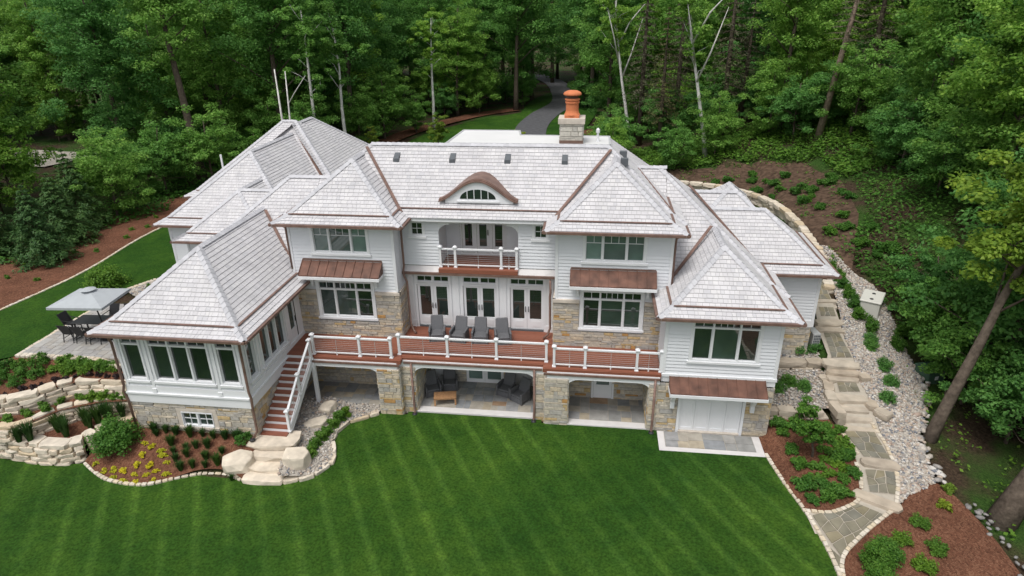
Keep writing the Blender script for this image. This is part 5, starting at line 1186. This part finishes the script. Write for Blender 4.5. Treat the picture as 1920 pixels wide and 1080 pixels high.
for i, (x, y) in enumerate([(-7.0,-1.7),(-6.6,-2.2),(-6.1,-1.5),(-6.3,-2.8),(-7.3,-2.6),(-7.7,-1.8),(-5.8,-2.1)]):
    plant('meds', None, x, y, lerp_tab(y, [-4.3, -2, -.9], [2.25, 2.4, 2.8]), 'pale grey-green shrub at the lawn end of the terrace bed', 'shrub', 'grey-green shrubs of the terrace bed', .8+.25*((i*7) % 3)/2)
plant('round', lambda: shrub(36, 1.25, 1.5, 5200, .15, 'leaf_fern', 'round_tree', 60), -9.25, 7.4, h(-9.25, 7.4), 'round bright green small tree on the side lawn behind the umbrella', 'tree', None, 1.0)
for i, (x, y) in enumerate([(-6.4,7.4),(-5.4,6.5),(-4.8,8.5),(-4.4,7.2)]): plant('meds', None, x, y, h(x, y), 'low green plant in the dry pebble bed by the terrace', 'plant', 'plants of the dry pebble bed', .6)
# stair side
for i, (x, y) in enumerate([(8.0,-3.6),(8.05,-3.1),(8.0,-2.6),(8.05,-2.1),(8.15,-1.6),(8.3,-1.1),(8.5,-.6)]):
    plant('fern2', lambda: shrub(37, .42, .52, 1000, .09, 'leaf_fern', 'perennial', 16), x, y, .2, 'bright green leafy plant in the pebbles beside the deck stairs', 'plant', 'plants beside the deck stairs', .9+.25*((i*7) % 3)/2)
# right bed
for i, (x, y) in enumerate([(28.66,-.15),(28.71,-1.23),(28.84,-2.15),(28.72,-3.35),(28.77,-4.1),(29.45,-3.3),(29.47,-3.95),(29.96,-3.66),(30.33,-2.82),(30.85,-2.43),(31.0,-1.43),(30.58,-1.51),(31.2,.25),(30.72,-.02),(29.26,.4),(28.6,.3)]):
    plant('rb', lambda: shrub(38, .42, .5, 1300, .085, 'leaf_shrub', 'shrub', 18), x, y, h(x, y)+.02, 'rounded dark green shrub in the garage-side mulch bed', 'shrub', 'round shrubs in the garage-side bed', .85+.4*((i*5) % 4)/3)
for i, (x, y) in enumerate([(29.91,-2.52),(29.51,-2.14),(30.51,-2.1),(30.07,-1.72),(31.1,-.51),(30.77,-.75),(30.14,-1.08),(29.21,-2.83),(31.2,-.9)]):
    plant('hosta', lambda: shrub(39, .36, .26, 420, .14, 'leaf_fern', 'hosta', 12, 1.0), x, y, h(x, y)+.02, 'low light green leafy plant in the garage-side mulch bed', 'plant', 'light green plants in the garage-side bed', .9+.2*((i*5) % 3)/2)
o = broadleaf(41, 2.6, .9, .30, 60, 100, .12, 'leaf_shrub', 'bark', (0, 0), .035, 'young_tree'); o.location = (29.54, -1.51, h(29.54,-1.51)); tag(o, 'young slender tree in the garage-side mulch bed', 'tree')
for i, (x, y) in enumerate([(32.47,-4.9),(31.46,-5.8),(32.5,-6.1),(31.73,-7.0)]): plant('rb2', lambda: shrub(42, .45, .6, 1500, .08, 'leaf_fern', 'shrub', 26), x, y, h(x, y), 'feathery green shrub in the corner mulch bed', 'shrub', 'shrubs of the corner mulch bed', .9+.1*i/3)
for i, (x, y) in enumerate([(34.3,-3.0),(33.73,-3.91)]): plant('lime', lambda: shrub(43, .34, .35, 260, .16, 'leaf_yellow', 'leafy_plant', 12), x, y, h(x, y), 'yellow-green large-leaved plant at the rim of the corner mulch', 'plant', 'yellow-green plants of the corner mulch', 1.0)
for i, (x, y) in enumerate([(30.1,-7.0),(30.6,-6.6),(29.9,-7.9)]): plant('bigs', None, x, y, h(x, y), 'large dark mixed shrub in front of the path fork', 'shrub', 'large shrubs at the path fork', .62)
for i, (x, y, z) in enumerate([(30.2,2.7,1.0),(29.6,3.1,1.0),(28.95,2.5,.95),(30.8,5.75,1.35),(31.55,6.0,1.4),(28.6,5.6,1.3)]): plant('globe', lambda: shrub(44, .48, .62, 2000, .075, 'leaf_dark', 'globe_shrub', 34), x, y, z, 'dense dark round shrub on the pebble terraces by the garage', 'shrub', 'round shrubs on the pebble terraces', .95)
for i, (x, y) in enumerate([(34.3,6.0),(34.6,6.9),(34.4,4.4),(34.35,3.4),(33.75,2.1)]): plant('globe', None, x, y, h(x, y), 'dense green shrub growing in the river pebbles', 'shrub', 'shrubs in the river pebbles', .95)
for i, (x, y) in enumerate([(34.55,8.6),(34.6,9.6),(34.6,10.6),(34.6,11.6),(34.7,12.6),(34.5,13.8),(35.0,7.9),(36.2,7.2),(36.8,8.3)]): plant('tall', lambda: shrub(45, .48, .95, 2000, .09, 'leaf_shrub', 'tall_shrub', 30), x, y, h(x, y), 'upright green shrub in the row beside the generator', 'shrub', 'upright shrubs beside the generator', 1.0)
for i in range(34):
    q = random.Random(i+900); t = q.random(); x, y = 35.6+q.uniform(-.3, 3.0)*1.0, 14+t*20
    if y > 28: x = 28+(34-y)*.9+q.uniform(0, 6)
    plant('rb', None, x, y, h(x, y)+.05, 'small green shrub planted on the mulch hill behind the stone wall', 'shrub', 'shrubs planted on the mulch hill', .9+.7*q.random())
for i, (x, y) in enumerate([(-16.2,10.6),(-17.6,14.2),(-20.5,11.5),(-18.9,17.5)]): plant('spruce', lambda: conifer(51, 5.4, 2.1, 'needle', 'spruce_tree', 18, 620, .26), x, y, h(x, y), 'dark bushy spruce on the bark bank beside the side lawn', 'tree', 'spruces on the bark bank', .95+.12*i/3)
for i in range(26):
    q = random.Random(i+400); x, y = q.uniform(-18, -13.2), q.uniform(1, 28); plant('perenn', None, x, y, h(x, y)+.02, 'small scattered green plant on the bark bank', 'plant', 'plants scattered on the bark bank', .7)
for x, y, s, lab in ((3.3, 42, 1.0, 'young golden-green tree on the back lawn near the bark strip'), (12.3, 38, .8, 'slim young tree beside the driveway'), (-4.5, 44, .6, 'small young tree at the end of the bark strip')):
    plant('young', lambda: broadleaf(46, 5.6, 1.25, .2, 60, 90, .16, 'leaf_yellow', 'bark', (0, 0), .06, 'young_tree'), x, y, h(x, y)+.1, lab, 'tree', None, s)

# ---- woodland
def pix(x, y, z):
    d = Vector((x, y, z))-Vector(CAM_POS); w = d.dot(fw)
    return (960+1206.7*d.dot(rt)/w, 540-1206.7*d.dot(up)/w, w) if w > 1 else (9e9, 9e9, w)
def seen(x, y, z, H, m=260):
    for zz in (z, z+H*.5, z+H):
        u, v, w = pix(x, y, zz)
        if -m < u < 1920+m and -m*1.5 < v < 1080+m: return True
    return False
def drive_x(y): return float(np.interp(y, [30, 45, 60, 72, 84, 98, 112, 125], [15.5, 13, 11.4, 12.2, 14.5, 13.5, 11, 6]))
def closed(x, y, pad=0):
    if y < 34 and -13-pad < x < 34.5+pad: return True
    if -19-pad < x < 0 and y < 27+pad*.5: return True
    if x < -13 and y < 20 and x > -22: return True
    if x > 0 and y < 13 and x < 37.5+pad: return True
    if 24 < x < 43+pad and y < 38+pad: return True
    if pad == 0 and 26 < x < 36 and y < 45: return True
    if pad == 0 and 17 < x < 26 and y < 51: return True
    if pad == 0 and -27 < x < -9 and y < 34: return True
    if -47 < x < -29 and 24 < y < 53: return True
    t = ((x-19.8)*-64+(y+25)*69)/(64*64+69*69.); ex, ey = 19.8-64*t, -25+69*t
    if .5 < t < 1.02 and math.hypot(x-ex, y-ey) < 3.0: return True
    if 34 <= y < 104 and abs(x-drive_x(y)) < 5.0+pad: return True
    if 34 <= y < 80 and (-9+(y-42)*.36 if y > 42 else -9)-pad < x < 21+pad and y < 76: return True
    if -60 < x < -36 and 33 < y < 54: return True
    if -48 < x < -26 and 24 < y < 42 and x < -12-(y): return True
    return False
protos = {
 'oakA': lambda: broadleaf(61, 23, 4.8, .18, 185, 130, .28, 'leaf', r0=.33), 'oakB': lambda: broadleaf(62, 25, 5.6, .24, 195, 130, .30, 'leaf_dark', r0=.36), 'oakC': lambda: broadleaf(63, 20, 4.2, .12, 165, 130, .27, 'leaf', r0=.26),
 'mapD': lambda: broadleaf(64, 22, 5.2, .12, 195, 130, .28, 'leaf_dark', r0=.3), 'under': lambda: broadleaf(65, 8, 3.0, .1, 110, 110, .22, 'leaf', r0=.1, name='bushy_tree'), 'underD': lambda: broadleaf(66, 6, 2.6, .05, 100, 110, .20, 'leaf_dark', r0=.08, name='bushy_tree')}
rw = random.Random(2024); trees = []
def far_enough(x, y, d):
    return all((x-a)**2+(y-b)**2 > d*d for a, b in trees)
specs = []
def try_tree(x, y, d, kinds, smin, smax, lab, grp, H=22):
    if closed(x, y) or not far_enough(x, y, d): return
    z = h(x, y)-.1
    if not seen(x, y, z, H): return
    trees.append((x, y)); k = rw.choice(kinds); lab = 'tall %s tree in the woods %s' % ('deep green' if k in ('oakB', 'mapD') else 'light green', 'on the dining terrace side of the house' if x < -12 else 'on the bank beyond the generator' if x > 36 else 'beyond the back lawn and driveway'); grp = lab.replace(' tree ', ' trees '); plant(k, protos[k], x, y, z, lab, 'tree', grp, rw.uniform(smin, smax))
LABW = 'tall leafy green tree in the woods surrounding the house'; GRPW = 'tall trees of the surrounding woods'
# named trees first, so that their trunks stay visible
o = broadleaf(71, 24, 4.0, .45, 165, 130, .27, 'leaf', 'bark', (-1.2, .5), .42, 'broadleaf_tree'); o.location = (-17.8, 32.1, h(-17.8, 32.1)); tag(o, 'tall forked tree with a bare brown trunk behind the terrace-side wing', 'tree'); trees.append((-17.8, 32.1))
for x, y, s, ln, lab in ((-8.5, 38, 1.05, (.6, 0), 'slender white-barked birch rising behind the rearmost terrace-side roof'), (-6.3, 41, .92, (-.8, .3), 'thin leaning white birch beside another behind the terrace-side roofs'), (30.8, 40.2, 1.1, (-3.4, .4), 'white birch with a forked pale trunk above the mulch hill'), (23.9, 51.5, 1.1, (-3.0, 0), 'leaning white birch beyond the driveway with a steeply slanted trunk'), (-1.5, 60, .95, (.5, 0), 'pale birch standing at the edge of the back lawn')):
    o = broadleaf(int(abs(x)*10), 17*s, 2.5, .45, 60, 110, .24, 'leaf', 'bark_pale', ln, .2, 'birch_tree', shell=.6); o.location = (x, y, h(x, y)); tag(o, lab, 'tree'); trees.append((x, y))
    if x > 20:     # bare forked stems
        for k_, (fx, fy) in enumerate(((1.9, .3), (-1.5, -.4), (2.6, -.3))): z0_ = 17*s*(.40+.09*k_); t_ = z0_/(17*s*.86); loc(MB().tube([(ln[0]*t_, ln[1]*t_, z0_-.3), (ln[0]*t_+fx*.45, ln[1]*t_-1.0, z0_+2.4), (ln[0]*t_+fx, ln[1]*t_-1.9+fy, z0_+6.2-k_)], [.11, .08, .02], 6), 'stem', MT['bark_pale'], o, smooth=True)
bt = empty('dead_birch', (-9.6, 33.5, h(-9.6, 33.5))); tag(bt, 'bare broken white birch stems standing behind the terrace-side roofs', 'tree'); trees.append((-9.6, 33.5))
loc(MB().tube([(0,0,-.3), (.15,0,5), (.1,.1,10.2)], [.14,.11,.05], 7), 'stem', MT['bark_pale'], bt, smooth=True); loc(MB().tube([(.5,.2,-.3), (.8,.2,5), (1.0,.3,10.0)], [.12,.09,.04], 7), 'stem', MT['bark_pale'], bt, smooth=True); loc(MB().tube([(.95,.3,7.2), (1.7,.3,8.2), (2.8,.5,9.6)], [.05,.04,.015], 6), 'branch', MT['bark_pale'], bt, smooth=True)
o = conifer(72, 19, 1.7, 'needle_brown', 'bare_pine', 22, 60, .26, .45, True, 'bark_light'); o.location = (39.8, 36.5, h(39.8, 36.5)); o.rotation_euler = (0, R(6), 0); tag(o, 'bare brown leaning pine trunk with dead branches above the hill', 'tree'); trees.append((39.8, 36.5))
for i, (x, y) in enumerate([(26.5,44),(28.3,47),(33,46),(35.5,49),(44.5,40),(24.8,50)]):
    plant('pine', lambda: conifer(73, 16, 2.0, 'needle_brown', 'pine_tree', 24, 130, .3, .25, True), x, y, h(x, y), 'brownish sparse pine with thin trunk in the woods above the hill', 'tree', 'sparse pines above the hill', 1+.1*(i % 3)); trees.append((x, y))
o = broadleaf(74, 14.5, 3.1, .50, 80, 170, .23, 'leaf_lime', 'bark', (3.0, 1.2), .27, 'broadleaf_tree'); o.location = (34.9, .4, -.4); tag(o, 'leaning tree with yellow-green crown rooted at the rim of the pebble bed', 'tree'); trees.append((34.9, .4))
o = broadleaf(75, 17, 4.2, .62, 150, 210, .26, 'leaf_dark', 'bark', (6.5, 2.5), .45, 'broadleaf_tree'); o.location = (35.5, -4.2, -.5); tag(o, 'thick leaning trunk beside the corner mulch bed', 'tree'); trees.append((35.5, -4.2))
o = broadleaf(76, 12, 3.6, .15, 140, 200, .24, 'leaf_dark', 'bark', (0, 0), .25, 'broadleaf_tree'); o.location = (39.6, 4.2, h(39.6, 4.2)); tag(o, 'dark broad tree between the leaning tree and the utility box', 'tree'); trees.append((41.5, 5.5))
for _ in range(1500): try_tree(rw.uniform(36, 70), rw.uniform(-6, 62), 5.2, ['mapD', 'oakA', 'oakC', 'mapD'], .8, 1.05, LABW, GRPW)
for _ in range(1500): try_tree(rw.uniform(-75, -12), rw.uniform(8, 75), 5.4, ['oakA', 'oakB', 'mapD', 'oakC'], .85, 1.1, LABW, GRPW)
for _ in range(2500): try_tree(rw.uniform(-70, 70), rw.uniform(34, 128), 6.4, ['oakA', 'oakB', 'mapD', 'oakC'], .9, 1.15, LABW, GRPW)
LABU = 'low bushy tree filling the woodland edge'; GRPU = 'bushy trees at the woodland edge'; trees2 = trees; 
def try_under(x, y, d):
    if closed(x, y, -1.0) or not all((x-a)**2+(y-b)**2 > d*d for a, b in under): return
    z = h(x, y)-.1
    if not seen(x, y, z, 6, 120): return
    under.append((x, y)); k = rw.choice(['under', 'underD']); lab = 'low bushy %s tree at the woodland edge %s' % ('light green' if k == 'under' else 'dark green', 'on the dining terrace side' if x < -12 else 'on the bank beyond the generator' if x > 34 else 'behind the house'); plant(k, protos[k], x, y, z, lab, 'tree', lab.replace(' tree ', ' trees '), rw.uniform(.7, 1.15))
under = [(34.9, .4), (35.5, -4.2)]
for q_ in ((37.6,6.4),(37.9,3.6),(38.6,1.0),(38.3,9.0),(40.6,2.6),(40.8,-1.0),(41.5,6.0),(39.4,-6.5)): under.append(q_); plant('underD', protos['underD'], q_[0], q_[1], h(*q_)-.1, 'low dark green tree overhanging the outer rim of the pebble bed', 'tree', 'trees overhanging the pebble bed', .85)
for _ in range(900): try_under(rw.uniform(36.5, 60), rw.uniform(2, 60), 3.0)
for _ in range(900): try_under(rw.uniform(-60, -13), rw.uniform(18, 60), 3.6)
for _ in range(500): try_under(rw.uniform(-30, 40), rw.uniform(36, 85), 4.2)
# ground cover on the right bank and below the woods
def cover(name, pts, size, mat, lab, seed, hgt=.35):
    g_ = np.random.default_rng(seed); P = np.array([(x+g_.normal(0, .12), y+g_.normal(0, .12), h(x, y)+g_.uniform(.03, hgt)) for x, y in pts]); N_ = np.stack([g_.normal(0, .4, len(P)), g_.normal(0, .4, len(P)), np.ones(len(P))], 1)
    o = leaves(P, N_, g_.uniform(.6, 1.3, len(P))*size, .7, seed, name, MT[mat]); tag(o, lab, 'ground cover', None, 'stuff')
gg = random.Random(5); pts = []
BANK = [(36.9,8), (36.6,12), (35.6,15.5), (38.6,20), (39.6,27), (39,33), (40,40), (56,45), (60,20), (50,6), (40,6)]
while len(pts) < 26000:
    x, y = gg.uniform(35, 60), gg.uniform(5, 45)
    if inside(BANK, x, y): pts.append((x, y))
cover('ground_cover', pts, .24, 'leaf_shrub', 'dense green leafy ground cover on the bank beyond the generator', 1, .5)
pts = []
while len(pts) < 18000:
    x, y = gg.uniform(24, 45), gg.uniform(27, 47)
    if (y > 37 or x > 39.2 or (y > 33 and x > 33+(37-y)*1.25)) and math.sin(x*1.3)*math.sin(y*.9) > -.8: pts.append((x, y))
cover('ground_cover', pts, .28, 'leaf_fern', 'bright green undergrowth along the top of the mulch hill', 2, .6)
pts = [(gg.uniform(35.3, 44), gg.gauss(-2, 4)) for _ in range(2200)]; pts = [p for p in pts if math.sin(p[0]*2.1)*math.sin(p[1]*1.7) > .1]
cover('ground_cover', pts, .16, 'leaf_fern', 'patchy green plants on the dark soil under the leaning trees', 3, .3)
pts = [(gg.uniform(-22, -12.8), gg.uniform(10, 40)) for _ in range(9000)]; pts = [p for p in pts if p[0] < -16.5-math.sin(p[1]*.5) or p[1] > 26]
cover('ground_cover', pts, .26, 'leaf_shrub', 'green undergrowth at the foot of the woods beyond the bark bank', 4, .5)
HILL = [(34.6,13.5), (35.6,13.2), (38,20), (39,27), (38,33), (33,37), (27,37), (26.5,32.3), (30.1,31.4), (32.9,28.8), (34.3,25.2), (34.6,21), (34.45,17)]
pts = [(gg.uniform(26, 39.5), gg.uniform(13, 37)) for _ in range(12000)]; pts = [p for p in pts if inside(HILL, *p) and math.sin(p[0]*2.3+p[1])*math.sin(p[1]*1.9-p[0]*.6)+.35*math.sin(p[0]*7) > .42]
cover('ground_cover', pts, .17, 'leaf_fern', 'low scattered green cover on the mulch hill', 6, .22)
